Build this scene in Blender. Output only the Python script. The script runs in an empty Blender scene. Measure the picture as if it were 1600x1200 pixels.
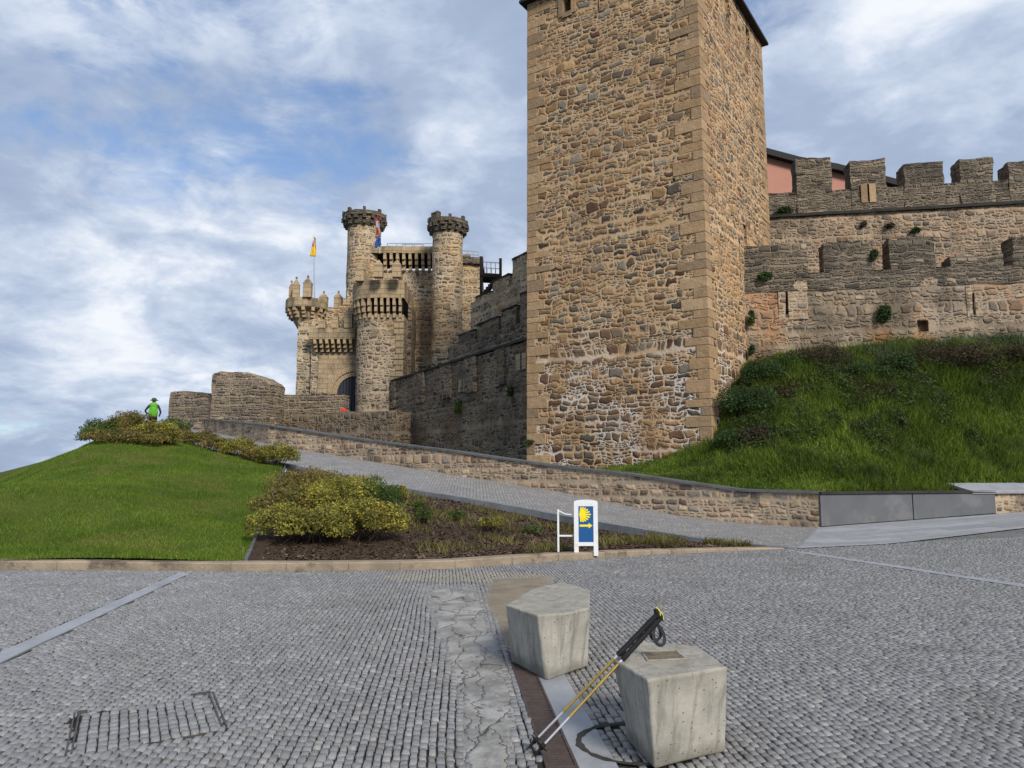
import bpy, math, random
import numpy as np
from mathutils import Vector, noise as mn

# ------------------------------------------------------------------ camera, sky, sun, exposure
F = 1164.0
PITCH = math.atan(140/F); CP, SP = math.cos(PITCH), math.sin(PITCH); EYE = 1.6
sc = bpy.context.scene
cam = bpy.data.cameras.new('camera'); camo = bpy.data.objects.new('camera', cam)
sc.collection.objects.link(camo); sc.camera = camo
cam.sensor_width = 36; cam.lens = 36*F/1600; cam.clip_end = 20000; cam.clip_start = .05
camo.location = (0, 0, EYE); camo.rotation_euler = (math.pi/2+PITCH, 0, 0)
sc.view_settings.view_transform = 'Standard'; sc.view_settings.look = 'None'
sc.view_settings.exposure = 0.3; sc.view_settings.gamma = 1

SUN_EL, SUN_AZ = math.radians(36), math.radians(152)     # azimuth clockwise from +Y
def world():
    w = bpy.data.worlds.new('World'); sc.world = w; w.use_nodes = True
    nt = w.node_tree; N = nt.nodes; L = nt.links; N.clear()
    out = N.new('ShaderNodeOutputWorld'); bg = N.new('ShaderNodeBackground'); L.new(bg.outputs[0], out.inputs[0])
    bg.inputs[1].default_value = .1
    sky = N.new('ShaderNodeTexSky'); sky.sky_type = 'NISHITA'; sky.sun_disc = False
    sky.sun_elevation = SUN_EL; sky.sun_rotation = SUN_AZ
    tc = N.new('ShaderNodeTexCoord'); sep = N.new('ShaderNodeSeparateXYZ'); L.new(tc.outputs['Generated'], sep.inputs[0])
    def m(op, a, b=None, c=None, clamp=False):
        n = N.new('ShaderNodeMath'); n.operation = op; n.use_clamp = clamp
        for i, v in enumerate((a, b, c)):
            if v is None: continue
            if isinstance(v, (int, float)): n.inputs[i].default_value = v
            else: L.new(v, n.inputs[i])
        return n.outputs[0]
    z = m('MAXIMUM', sep.outputs[2], 0)
    zz = m('ADD', z, .34)
    u = m('DIVIDE', sep.outputs[0], zz); v = m('DIVIDE', sep.outputs[1], zz)
    cb = N.new('ShaderNodeCombineXYZ'); L.new(u, cb.inputs[0]); L.new(v, cb.inputs[1]); L.new(m('MULTIPLY', z, 1.5), cb.inputs[2])
    def nz(scale, det, rough, dist=0, off=(0,0,0), lac=2.0):
        mp = N.new('ShaderNodeMapping'); mp.inputs['Location'].default_value = off; L.new(cb.outputs[0], mp.inputs[0])
        n = N.new('ShaderNodeTexNoise'); n.inputs['Scale'].default_value = scale; n.inputs['Detail'].default_value = det
        n.inputs['Roughness'].default_value = rough; n.inputs['Distortion'].default_value = dist; L.new(mp.outputs[0], n.inputs[0])
        return n.outputs[0]
    def ss(x, a, b):
        n = N.new('ShaderNodeMapRange'); n.interpolation_type = 'SMOOTHSTEP'
        n.inputs[1].default_value = a; n.inputs[2].default_value = b; L.new(x, n.inputs[0]); return n.outputs[0]
    def dotmask(px, py, a, b):
        uu, vv = (px-800)/F, (600-py)/F
        d = Vector((uu, CP-vv*SP, SP+vv*CP)).normalized()
        n = N.new('ShaderNodeVectorMath'); n.operation = 'DOT_PRODUCT'; L.new(tc.outputs['Generated'], n.inputs[0]); n.inputs[1].default_value = d
        return ss(n.outputs['Value'], a, b)
    n1 = nz(2.6, 8, .56, .35, (8.4, 1.2, 3)); n2 = nz(2.0, 7, .56, .3, (11, 2, 4)); n3 = nz(6.5, 9, .6, .3, (5, 1, 9))
    # clear gaps: broad regions of thinner cloud, opened by the noise
    gap = m('ADD', m('MULTIPLY', dotmask(200, 60, .93, 1.0), .225), m('MULTIPLY', dotmask(30, 260, .965, 1.0), .05))
    gap = m('ADD', gap, m('MULTIPLY', dotmask(1240, 0, .98, 1.0), .08))
    gap = m('ADD', gap, m('MULTIPLY', dotmask(60, 640, .97, 1.0), .11))
    gap = m('SUBTRACT', gap, m('MULTIPLY', dotmask(120, 360, .95, 1.0), .16))
    cov = m('ADD', m('MULTIPLY', n1, .6), m('MULTIPLY', n3, .4))
    clear = ss(m('SUBTRACT', m('ADD', gap, .462), cov), .04, .20)
    shade = ss(m('ADD', m('MULTIPLY', n2, .65), m('MULTIPLY', n3, .35)), .34, .66)
    bright = m('ADD', m('MULTIPLY', dotmask(1420, 120, .9, 1.0), .28), m('MULTIPLY', dotmask(250, 600, .95, 1.0), .20))
    bright = m('ADD', bright, m('MULTIPLY', dotmask(520, 220, .90, 1.0), .26))
    shade = m('ADD', m('MULTIPLY', shade, .75), bright, clamp=True)
    cr = N.new('ShaderNodeValToRGB'); L.new(shade, cr.inputs[0])
    e = cr.color_ramp.elements; e[0].position = 0; e[0].color = (.26, .325, .45, 1); e[1].position = 1; e[1].color = (.74, .77, .82, 1)
    k = cr.color_ramp.elements.new(.45); k.color = (.33, .405, .545, 1)
    k = cr.color_ramp.elements.new(.75); k.color = (.49, .56, .68, 1)
    sc10 = N.new('ShaderNodeVectorMath'); sc10.operation = 'SCALE'; sc10.inputs[3].default_value = 10.0; L.new(cr.outputs[0], sc10.inputs[0])
    tint = N.new('ShaderNodeMix'); tint.data_type = 'RGBA'; tint.blend_type = 'MULTIPLY'; tint.inputs[0].default_value = 1
    L.new(sky.outputs[0], tint.inputs[6]); tint.inputs[7].default_value = (.98, 1.17, 1.38, 1)
    mx = N.new('ShaderNodeMix'); mx.data_type = 'RGBA'; L.new(m('MULTIPLY', clear, .80), mx.inputs[0]); L.new(sc10.outputs[0], mx.inputs[6]); L.new(tint.outputs[2], mx.inputs[7])
    L.new(mx.outputs[2], bg.inputs[0])
world()
sl = bpy.data.lights.new('sun', 'SUN'); sl.energy = 3.2; sl.angle = math.radians(15); sl.color = (1, .93, .82)
slo = bpy.data.objects.new('sun', sl); sc.collection.objects.link(slo)
sd = Vector((math.sin(SUN_AZ)*math.cos(SUN_EL), math.cos(SUN_AZ)*math.cos(SUN_EL), math.sin(SUN_EL)))
slo.rotation_euler = sd.to_track_quat('Z', 'Y').to_euler(); slo.location = (10, -20, 30)

# ------------------------------------------------------------------ helpers
C = sc.collection
random.seed(7); R = np.random.default_rng(11)
def at(px, py, D):
    u = (px-800)/F; v = (600-py)/F; t = D/(CP-v*SP)
    return Vector((u*t, D, EYE+t*(SP+v*CP)))
def atz(px, py, z):
    u = (px-800)/F; v = (600-py)/F; t = (z-EYE)/(SP+v*CP)
    return Vector((u*t, t*(CP-v*SP), z))
def plaza_z(x, y): return .046*max(0.0, x-8.6)*min(1, max(0, (y-8)/10))

class MB:
    """mesh collector: grids, boxes, tubes; vertices + faces + uv in metres"""
    def __init__(s): s.v = []; s.f = []; s.uv = []
    def quad(s, a, b, c, d, uv=None):
        i = len(s.v); s.v += [Vector(a), Vector(b), Vector(c), Vector(d)]; s.f.append((i, i+1, i+2, i+3))
        s.uv.append(uv or [(0,0),(1,0),(1,1),(0,1)])
    def poly(s, pts, uv=None):
        i = len(s.v); s.v += [Vector(p) for p in pts]; s.f.append(tuple(range(i, i+len(pts))))
        s.uv.append(uv or [(p[0], p[1]+p[2]) for p in pts])
    def grid(s, P, UV, skip=None):
        n, m_ = len(P), len(P[0]); i0 = len(s.v)
        for r in P: s.v += [Vector(p) for p in r]
        for i in range(n-1):
            for j in range(m_-1):
                if skip and skip(i, j): continue
                s.f.append((i0+i*m_+j, i0+i*m_+j+1, i0+(i+1)*m_+j+1, i0+(i+1)*m_+j))
                s.uv.append([UV[i][j], UV[i][j+1], UV[i+1][j+1], UV[i+1][j]])
    def wall(s, pts, z0, z1, step=.35, u0=0, holes=(), slope=None, batter=0):
        """vertical strip along 2D pts (outside on the right hand), holes (ua,ub,za,zb,depth)"""
        us = [0]
        for a, b in zip(pts, pts[1:]): us.append(us[-1]+math.dist(a, b))
        cut = set()
        for k in range(len(us)-1):
            n = max(1, int(math.ceil((us[k+1]-us[k])/step)))
            for q in range(n): cut.add(round(us[k]+(us[k+1]-us[k])*q/n, 4))
        cut.add(round(us[-1], 4))
        for h in holes: cut.add(round(h[0], 4)); cut.add(round(h[1], 4))
        U = sorted(cut); nz_ = max(1, int(math.ceil((z1-z0)/step)))
        zc = {round(z0+(z1-z0)*q/nz_, 4) for q in range(nz_+1)}
        for h in holes: zc.add(round(h[2], 4)); zc.add(round(h[3], 4))
        Z = sorted(zc)
        def pos(u):
            for k in range(len(us)-1):
                if u <= us[k+1]+1e-6:
                    t = (u-us[k])/max(1e-9, us[k+1]-us[k]); a, b = pts[k], pts[k+1]
                    return a[0]+(b[0]-a[0])*t, a[1]+(b[1]-a[1])*t, k
            return pts[-1][0], pts[-1][1], len(pts)-2
        P = []; UV = []
        for z in Z:
            row = []; ru = []
            for u in U:
                x, y, k = pos(u); row.append((x, y, z)); ru.append((u+u0, z))
            P.append(row); UV.append(ru)
        def skip(i, j):
            um = (U[j]+U[j+1])/2; zm = (Z[i]+Z[i+1])/2
            return any(h[0] < um < h[1] and h[2] < zm < h[3] for h in holes)
        s.grid(P, UV, skip)
        for (ua, ub, za, zb, dp) in holes:
            xa, ya, k = pos(ua+1e-4); xb, yb, _ = pos(ub-1e-4)
            dx, dy = xb-xa, yb-ya; l = math.hypot(dx, dy); nx, ny = -dy/l*dp, dx/l*dp
            A = (xa, ya); B = (xb, yb); A2 = (xa+nx, ya+ny); B2 = (xb+nx, yb+ny)
            def q(a, b, c, d): s.quad(a, b, c, d, [(0,0),(dp,0),(dp,1),(0,1)])
            q((*A, za), (*A2, za), (*A2, zb), (*A, zb)); q((*B2, za), (*B, za), (*B, zb), (*B2, zb))
            q((*A, za), (*B, za), (*B2, za), (*A2, za)); q((*A2, zb), (*B2, zb), (*B, zb), (*A, zb))
            q((*A2, za), (*B2, za), (*B2, zb), (*A2, zb))
    def block(s, foot, z0, z1, step=.3, u0=0, holes=(), top=True):
        """closed prism on a counter-clockwise 2D footprint"""
        pts = list(foot)+[foot[0]]
        s.wall(pts, z0, z1, step, u0, holes)
        if top:
            if len(foot) == 4:
                a, b, c, d = foot
                n1 = max(1, int(math.dist(a, b)/step)); n2 = max(1, int(math.dist(b, c)/step)); P = []; UV = []
                for i in range(n2+1):
                    t = i/n2; l = (a[0]+(d[0]-a[0])*t, a[1]+(d[1]-a[1])*t); r = (b[0]+(c[0]-b[0])*t, b[1]+(c[1]-b[1])*t)
                    P.append([(l[0]+(r[0]-l[0])*j/n1, l[1]+(r[1]-l[1])*j/n1, z1) for j in range(n1+1)])
                    UV.append([(p[0], p[1]) for p in P[-1]])
                s.grid(P, UV)
            else: s.poly([(p[0], p[1], z1) for p in foot])
    def box(s, c, size, rz=0):
        x, y, z = [q/2 for q in size]; ca, sa = math.cos(rz), math.sin(rz)
        P = lambda i, j, k: (c[0]+i*x*ca-j*y*sa, c[1]+i*x*sa+j*y*ca, c[2]+k*z)
        X, Y, Z = size
        for fc, (du, dv) in (([(-1,-1,-1),(1,-1,-1),(1,-1,1),(-1,-1,1)],(X,Z)), ([(1,1,-1),(-1,1,-1),(-1,1,1),(1,1,1)],(X,Z)),
                   ([(1,-1,-1),(1,1,-1),(1,1,1),(1,-1,1)],(Y,Z)), ([(-1,1,-1),(-1,-1,-1),(-1,-1,1),(-1,1,1)],(Y,Z)),
                   ([(-1,-1,1),(1,-1,1),(1,1,1),(-1,1,1)],(X,Y)), ([(-1,1,-1),(1,1,-1),(1,-1,-1),(-1,-1,-1)],(X,Y))):
            s.quad(*[P(*q) for q in fc], uv=[(0,0),(du,0),(du,dv),(0,dv)])
    def beam(s, a, b, w, h, up=(0,0,1)):
        a, b = Vector(a), Vector(b); d = (b-a).normalized(); r = d.cross(Vector(up)).normalized(); u = r.cross(d)
        c = [r*(-w/2)+u*(-h/2), r*(w/2)+u*(-h/2), r*(w/2)+u*(h/2), r*(-w/2)+u*(h/2)]; l = (b-a).length
        for k in range(4):
            p, q = c[k], c[(k+1) % 4]; s.quad(a+q, a+p, b+p, b+q, [(0,0),(0,w),(l,w),(l,0)])
        s.quad(*[a+c[k] for k in (0,1,2,3)]); s.quad(*[b+c[k] for k in (3,2,1,0)])
    def tube(s, pts, rad, n=10, caps=True):
        pts = [Vector(p) for p in pts]
        if not isinstance(rad, (list, tuple)): rad = [rad]*len(pts)
        rings = []; ref = Vector((0,0,1))
        d0 = (pts[1]-pts[0]).normalized()
        if abs(d0.dot(ref)) > .95: ref = Vector((1,0,0))
        P = []; UV = []; acc = 0
        for i, p in enumerate(pts):
            d = (pts[min(i+1, len(pts)-1)]-pts[max(i-1, 0)]).normalized()
            r = d.cross(ref).normalized(); u = r.cross(d)
            if i: acc += (pts[i]-pts[i-1]).length
            P.append([p+(r*math.cos(2*math.pi*k/n)+u*math.sin(2*math.pi*k/n))*rad[i] for k in range(n+1)])
            UV.append([(k/n*2*math.pi*rad[i], acc) for k in range(n+1)])
        s.grid(P[::-1], UV[::-1])
        if caps:
            s.poly(P[0][:-1][::1]); s.poly(P[-1][:-1][::-1])
    def lathe(s, c, prof, n=24, a0=0, a1=2*math.pi, sx=1, sy=1, u0=0):
        P = []; UV = []
        rr = max(p[0] for p in prof)
        for (r, z) in prof:
            P.append([(c[0]+sx*r*math.cos(a0+(a1-a0)*k/n), c[1]+sy*r*math.sin(a0+(a1-a0)*k/n), c[2]+z) for k in range(n+1)])
            UV.append([(u0+(a1-a0)*k/n*rr, c[2]+z) for k in range(n+1)])
        s.grid(P, UV)
    def rough(s, amp=.05, freq=.9, zamp=1.0):
        for p in s.v:
            n = mn.noise_vector(p*freq); n2 = mn.noise_vector(p*freq*3.1+Vector((9,3,5)))
            d = n*amp+n2*amp*.5; p.x += d.x; p.y += d.y; p.z += d.z*zamp
        return s
    def build(s, name, mat, parent=None, smooth=False, bevel=0):
        me = bpy.data.meshes.new(name); me.from_pydata([tuple(p) for p in s.v], [], s.f)
        uvl = me.uv_layers.new(name='UVMap')
        flat = [c for f in s.uv for q in f for c in q[:2]]; uvl.data.foreach_set('uv', flat)
        me.materials.append(mat); me.update()
        if smooth: me.polygons.foreach_set('use_smooth', [True]*len(me.polygons))
        o = bpy.data.objects.new(name, me); C.objects.link(o)
        if parent: o.parent = parent
        if bevel:
            b = o.modifiers.new('bevel', 'BEVEL'); b.width = bevel; b.segments = 2; b.limit_method = 'ANGLE'
            w = o.modifiers.new('weld', 'WELD'); w.merge_threshold = .0005
            o.modifiers.move(1, 0)
        return o
def fast(name, V, Fc, mat, parent=None, smooth=False):
    V = np.asarray(V, dtype=np.float32); Fc = np.asarray(Fc, dtype=np.int32); k = Fc.shape[1]
    me = bpy.data.meshes.new(name); me.vertices.add(len(V)); me.vertices.foreach_set('co', V.ravel())
    me.loops.add(Fc.size); me.loops.foreach_set('vertex_index', Fc.ravel())
    me.polygons.add(len(Fc)); me.polygons.foreach_set('loop_start', np.arange(0, Fc.size, k, dtype=np.int32))
    me.polygons.foreach_set('use_smooth', [smooth]*len(Fc))
    me.materials.append(mat); me.update(calc_edges=True); me.validate()
    o = bpy.data.objects.new(name, me); C.objects.link(o)
    if parent: o.parent = parent
    return o
def tag(o, label=None, cat=None, group=None, kind=None):
    if label: o['label'] = label
    if cat: o['category'] = cat
    if group: o['group'] = group
    if kind: o['kind'] = kind
    return o
def thing(name, loc, label, cat, group=None):
    """empty at the base; children are built in world space, so parts are re-based by its inverse"""
    o = bpy.data.objects.new(name, None); C.objects.link(o); o.empty_display_size = .3
    o['_loc'] = tuple(loc); return tag(o, label, cat, group)
def settle():
    # move every empty to its base point while its parts stay where they are
    for o in list(C.objects):
        if '_loc' in o:
            l = Vector(o['_loc']); o.location = l; del o['_loc']
            for c in o.children: c.location = Vector(c.location)-l

# ------------------------------------------------------------------ materials
class NT:
    def __init__(s, name, rough=.85, spec=.3):
        s.m = bpy.data.materials.new(name); s.m.use_nodes = True; s.t = s.m.node_tree; s.N = s.t.nodes; s.L = s.t.links
        s.b = s.N['Principled BSDF']; s.b.inputs['Roughness'].default_value = rough; s.b.inputs['Specular IOR Level'].default_value = spec
    def link(s, a, b): s.L.new(a, b)
    def put(s, inp, v):
        if isinstance(v, (int, float)): inp.default_value = v
        elif isinstance(v, (tuple, list)): inp.default_value = tuple(v)+((1,) if len(v) == 3 and len(inp.default_value) == 4 else ())
        else: s.L.new(v, inp)
    def math(s, op, a, b=None, clamp=False):
        n = s.N.new('ShaderNodeMath'); n.operation = op; n.use_clamp = clamp; s.put(n.inputs[0], a)
        if b is not None: s.put(n.inputs[1], b)
        return n.outputs[0]
    def mix(s, f, a, b, mode='MIX'):
        n = s.N.new('ShaderNodeMix'); n.data_type = 'RGBA'; n.blend_type = mode; s.put(n.inputs[0], f); s.put(n.inputs[6], a); s.put(n.inputs[7], b); return n.outputs[2]
    def coord(s, k='Object'):
        n = s.N.new('ShaderNodeTexCoord'); return n.outputs[k]
    def pos(s): return s.N.new('ShaderNodeNewGeometry').outputs['Position']
    def isl(s): return s.N.new('ShaderNodeNewGeometry').outputs['Random Per Island']
    def mp(s, v, scale=(1,1,1), loc=(0,0,0), rot=(0,0,0)):
        n = s.N.new('ShaderNodeMapping'); s.L.new(v, n.inputs[0]); n.inputs[1].default_value = loc; n.inputs[2].default_value = rot; n.inputs[3].default_value = scale; return n.outputs[0]
    def noise(s, v, sc_, det=4, rough=.55, dist=0, col=False):
        n = s.N.new('ShaderNodeTexNoise'); s.L.new(v, n.inputs[0]); n.inputs['Scale'].default_value = sc_; n.inputs['Detail'].default_value = det
        n.inputs['Roughness'].default_value = rough; n.inputs['Distortion'].default_value = dist; return n.outputs[1 if col else 0]
    def vor(s, v, sc_, feat='F1', rnd=1, dim='2D'):
        n = s.N.new('ShaderNodeTexVoronoi'); n.voronoi_dimensions = dim; n.feature = feat; s.L.new(v, n.inputs[0]); n.inputs['Scale'].default_value = sc_
        n.inputs['Randomness'].default_value = rnd; return n
    def ss(s, x, a, b, lo=0, hi=1, smooth=True):
        n = s.N.new('ShaderNodeMapRange'); n.interpolation_type = 'SMOOTHSTEP' if smooth else 'LINEAR'
        for i, v in enumerate((x, a, b, lo, hi)): s.put(n.inputs[i], v)
        return n.outputs[0]
    def ramp(s, x, stops, const=False):
        n = s.N.new('ShaderNodeValToRGB'); s.L.new(x, n.inputs[0]); cr = n.color_ramp
        if const: cr.interpolation = 'CONSTANT'
        cr.elements[0].position = stops[0][0]; cr.elements[0].color = (*stops[0][1], 1)
        cr.elements[1].position = stops[-1][0]; cr.elements[1].color = (*stops[-1][1], 1)
        for p, c in stops[1:-1]: cr.elements.new(p).color = (*c, 1)
        return n.outputs[0]
    def sep(s, c):
        n = s.N.new('ShaderNodeSeparateColor'); s.L.new(c, n.inputs[0]); return n.outputs
    def vadd(s, a, b, k):
        n = s.N.new('ShaderNodeVectorMath'); n.operation = 'MULTIPLY_ADD'; s.L.new(b, n.inputs[0]); n.inputs[1].default_value = (k, k, k); s.put(n.inputs[2], a); return n.outputs[0]
    def bump(s, h, dist, strength=1):
        n = s.N.new('ShaderNodeBump'); n.inputs['Distance'].default_value = dist; n.inputs['Strength'].default_value = strength; s.L.new(h, n.inputs['Height']); s.L.new(n.outputs[0], s.b.inputs['Normal'])
    def color(s, c): s.put(s.b.inputs['Base Color'], c); return s.m

def masonry(name, sw, sh, stones, mortar, mw=(.02, .09), bump=.05, big=.35, blotch=None, white=None, wob=.45, off=0, split=.5):
    """rough coursed rubble in metres of wall surface: wavering courses, random stone lengths, some stones halved, thick smeared mortar"""
    t = NT(name, .92, .2); uv = t.mp(t.coord('UV'), (1,1,1), (off, off*.37, 0))
    def warp(v, freq, amp, det=2):
        nn_ = t.noise(v, freq, det, .55, 0, True); sub = t.N.new('ShaderNodeVectorMath'); sub.operation = 'SUBTRACT'; t.L.new(nn_, sub.inputs[0]); sub.inputs[1].default_value = (.5, .5, .5)
        return t.vadd(v, sub.outputs[0], amp)
    w = warp(uv, .9/sw, wob*sh*1.5, 1); w = warp(w, 3.2/sw, wob*sh*.55, 2)
    sp = t.N.new('ShaderNodeSeparateXYZ'); t.L.new(w, sp.inputs[0]); U_, V_ = sp.outputs[0], sp.outputs[1]
    # uneven course heights
    n1 = t.N.new('ShaderNodeTexNoise'); n1.noise_dimensions = '1D'; n1.inputs['Scale'].default_value = 1; n1.inputs['Detail'].default_value = 0; t.L.new(t.math('MULTIPLY', V_, .55/sh), n1.inputs['W'])
    vv = t.math('ADD', t.math('DIVIDE', V_, sh), t.math('MULTIPLY', n1.outputs[0], 1.3))
    def course(vv_, sw_, sh_, seed):
        row = t.math('FLOOR', vv_); fv = t.math('FRACT', vv_)
        wn = t.N.new('ShaderNodeTexWhiteNoise'); wn.noise_dimensions = '1D'; t.L.new(t.math('ADD', row, seed), wn.inputs['W'])
        x = t.math('ADD', t.math('DIVIDE', U_, sw_), t.math('MULTIPLY', wn.outputs[0], 913.0))
        def v1(f):
            n = t.N.new('ShaderNodeTexVoronoi'); n.voronoi_dimensions = '1D'; n.feature = f; n.inputs['Scale'].default_value = 1; n.inputs['Randomness'].default_value = .95; t.L.new(x, n.inputs['W']); return n
        e, c = v1('DISTANCE_TO_EDGE'), v1('F1')
        eu = t.math('MULTIPLY', e.outputs['Distance'], sw_); ev = t.math('MULTIPLY', t.math('MINIMUM', fv, t.math('SUBTRACT', 1.0, fv)), sh_)
        sm = t.N.new('ShaderNodeMath'); sm.operation = 'SMOOTH_MIN'; t.L.new(eu, sm.inputs[0]); t.L.new(ev, sm.inputs[1]); sm.inputs[2].default_value = sh_*.30
        return sm.outputs[0], c.outputs['Color']
    dA, cA = course(vv, sw, sh, 0.0); dB, cB = course(t.math('MULTIPLY', vv, 2.0), sw*.55, sh*.5, 41.0)
    sA = t.sep(cA); halve = t.math('LESS_THAN', sA[2], split)
    n = t.N.new('ShaderNodeMix'); t.L.new(halve, n.inputs[0]); t.L.new(dA, n.inputs[2]); t.L.new(t.math('MINIMUM', dA, dB), n.inputs[3]); d = n.outputs[0]
    cs = t.sep(t.mix(halve, cA, cB))
    jit = t.math('MULTIPLY', t.math('SUBTRACT', t.noise(uv, 5/sw, 4, .7), .5), .16*sh)
    shift = t.math('MULTIPLY', t.math('SUBTRACT', t.noise(uv, .5, 3, .6), .5), .15*sh)
    shr = t.math('MULTIPLY', t.math('POWER', cs[2], 3.0), .12*sh)
    d2 = t.math('SUBTRACT', t.math('SUBTRACT', t.math('ADD', d, jit), shift), shr)
    stone_mask = t.ss(d2, mw[0]*sh, mw[1]*sh*1.35)
    n = len(stones)
    sc_ = t.ramp(cs[0], [(i/n, c) for i, c in enumerate(stones)], True)
    val = t.math('ADD', t.math('MULTIPLY', cs[1], .65), .62)
    fine = t.math('ADD', t.math('MULTIPLY', t.noise(t.mp(uv, (1, 2.2, 1)), 7, 6, .7), .9), .55)
    sc_ = t.mix(1, sc_, t.math('MULTIPLY', val, fine), 'MULTIPLY')
    mo = t.mix(t.ss(t.noise(uv, .45, 4, .6), .35, .65), mortar[0], mortar[1])
    mo = t.mix(.5, mo, t.noise(uv, 14, 5, .7), 'OVERLAY')
    if white:
        z = t.math('MULTIPLY', t.ss(t.noise(uv, .45, 5, .65), .44, .56), t.ss(t.sep(t.pos())[2], white[1], white[0]))
        mo = t.mix(z, mo, (.66, .62, .57))
        sc_ = t.mix(t.math('MULTIPLY', t.ss(t.sep(t.pos())[2], white[1], white[0]), .45), sc_, t.mix(1, sc_, (.62,.52,.50), 'MULTIPLY'))
    c = t.mix(stone_mask, mo, sc_)
    if blotch:
        for (bc, bs, b0, b1, ba) in blotch:
            k = t.math('MULTIPLY', t.ss(t.noise(t.mp(uv, (1, .8, 1), (bs*9, 3, 0)), bs, 7, .68), b0, b1), ba)
            c = t.mix(k, c, t.mix(.75, c, bc), 'MIX')
    t.put(t.b.inputs['Base Color'], c)
    h = t.math('ADD', t.math('MULTIPLY', t.ss(d2, 0, .32*sh), t.math('ADD', t.math('MULTIPLY', cs[2], .5), .6)), t.math('MULTIPLY', t.noise(uv, 6, 7, .72), .6))
    t.bump(h, bump)
    return t.m

WARM = [(.29,.175,.085), (.16,.12,.08), (.36,.23,.115), (.21,.18,.14), (.15,.085,.055), (.31,.205,.115), (.24,.155,.085), (.18,.155,.12), (.38,.25,.13), (.12,.095,.075)]
M = {}
M['tower'] = masonry('tower_rubble_stone', .52, .27, WARM, ((.50,.34,.20), (.60,.42,.25)), (-.01, .08), .055, .30, wob=1.0, split=.45,
    blotch=[((.62,.36,.17), .14, .5, .68, .45), ((.20,.15,.10), .9, .5, .7, .35), ((.26,.15,.08), .27, .5, .66, .4), ((.10,.085,.07), .5, .58, .75, .40)], white=(4, 9.5))
M['quoin'] = None
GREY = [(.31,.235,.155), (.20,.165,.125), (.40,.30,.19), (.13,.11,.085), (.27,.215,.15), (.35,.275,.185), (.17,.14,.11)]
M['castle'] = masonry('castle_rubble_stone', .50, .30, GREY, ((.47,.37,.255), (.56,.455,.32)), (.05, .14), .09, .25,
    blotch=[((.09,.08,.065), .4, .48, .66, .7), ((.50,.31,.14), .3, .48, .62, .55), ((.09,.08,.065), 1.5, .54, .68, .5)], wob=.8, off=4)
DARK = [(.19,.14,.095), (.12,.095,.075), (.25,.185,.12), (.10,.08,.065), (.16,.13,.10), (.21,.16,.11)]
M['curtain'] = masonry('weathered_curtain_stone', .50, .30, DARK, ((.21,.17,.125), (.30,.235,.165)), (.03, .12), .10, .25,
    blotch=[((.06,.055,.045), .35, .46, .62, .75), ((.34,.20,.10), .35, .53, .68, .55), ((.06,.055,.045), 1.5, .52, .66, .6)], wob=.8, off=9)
M['outer'] = masonry('outer_wall_rubble', .46, .28, [(.30,.23,.165), (.24,.19,.145), (.36,.28,.195), (.19,.155,.125), (.33,.24,.16), (.28,.235,.18)],
    ((.29,.225,.16), (.40,.315,.23)), (.02, .13), .08, .25, blotch=[((.08,.07,.055), .45, .45, .61, .85), ((.46,.22,.09), .25, .46, .58, .75), ((.58,.52,.46), .35, .55, .68, .45), ((.10,.085,.065), 1.6, .54, .68, .6)], wob=.8, off=14)
LICH = [(.18,.15,.115), (.12,.10,.08), (.25,.205,.15), (.085,.075,.06), (.30,.24,.17), (.155,.135,.105)]
M['lichen'] = masonry('lichened_slate_rubble', .46, .15, LICH, ((.17,.145,.115), (.28,.225,.165)), (.02, .10), .10, .2, wob=1.1,
    blotch=[((.05,.05,.045), .5, .46, .64, .7), ((.30,.20,.12), .4, .6, .75, .3)], off=21)
M['inner'] = masonry('inner_wall_rubble', .46, .24, [(.26,.20,.15), (.20,.165,.13), (.33,.25,.175), (.16,.14,.115), (.38,.26,.18)],
    ((.36,.28,.20), (.44,.33,.23)), (.04, .14), .08, .25, blotch=[((.07,.062,.05), .5, .46, .64, .75), ((.46,.24,.13), .35, .52, .66, .6), ((.09,.08,.06), 1.7, .54, .68, .6)], wob=.8, off=27)
M['ramp_wall'] = masonry('ramp_parapet_stone', .40, .24, [(.36,.25,.16), (.27,.19,.13), (.42,.31,.21), (.20,.15,.11), (.32,.205,.14), (.45,.34,.22), (.25,.21,.17)],
    ((.34,.27,.195), (.44,.35,.25)), (.03, .11), .045, .3, blotch=[((.07,.06,.05), .8, .50, .62, .8), ((.48,.36,.24), .4, .55, .7, .35)], off=33)
M['ruin'] = masonry('ruined_slate_masonry', .5, .19, [(.23,.185,.14), (.16,.135,.105), (.31,.24,.165), (.11,.10,.085), (.36,.27,.18)],
    ((.24,.19,.14), (.36,.29,.21)), (.03, .12), .09, .3, blotch=[((.07,.065,.055), .3, .48, .66, .7)], off=40)
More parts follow.
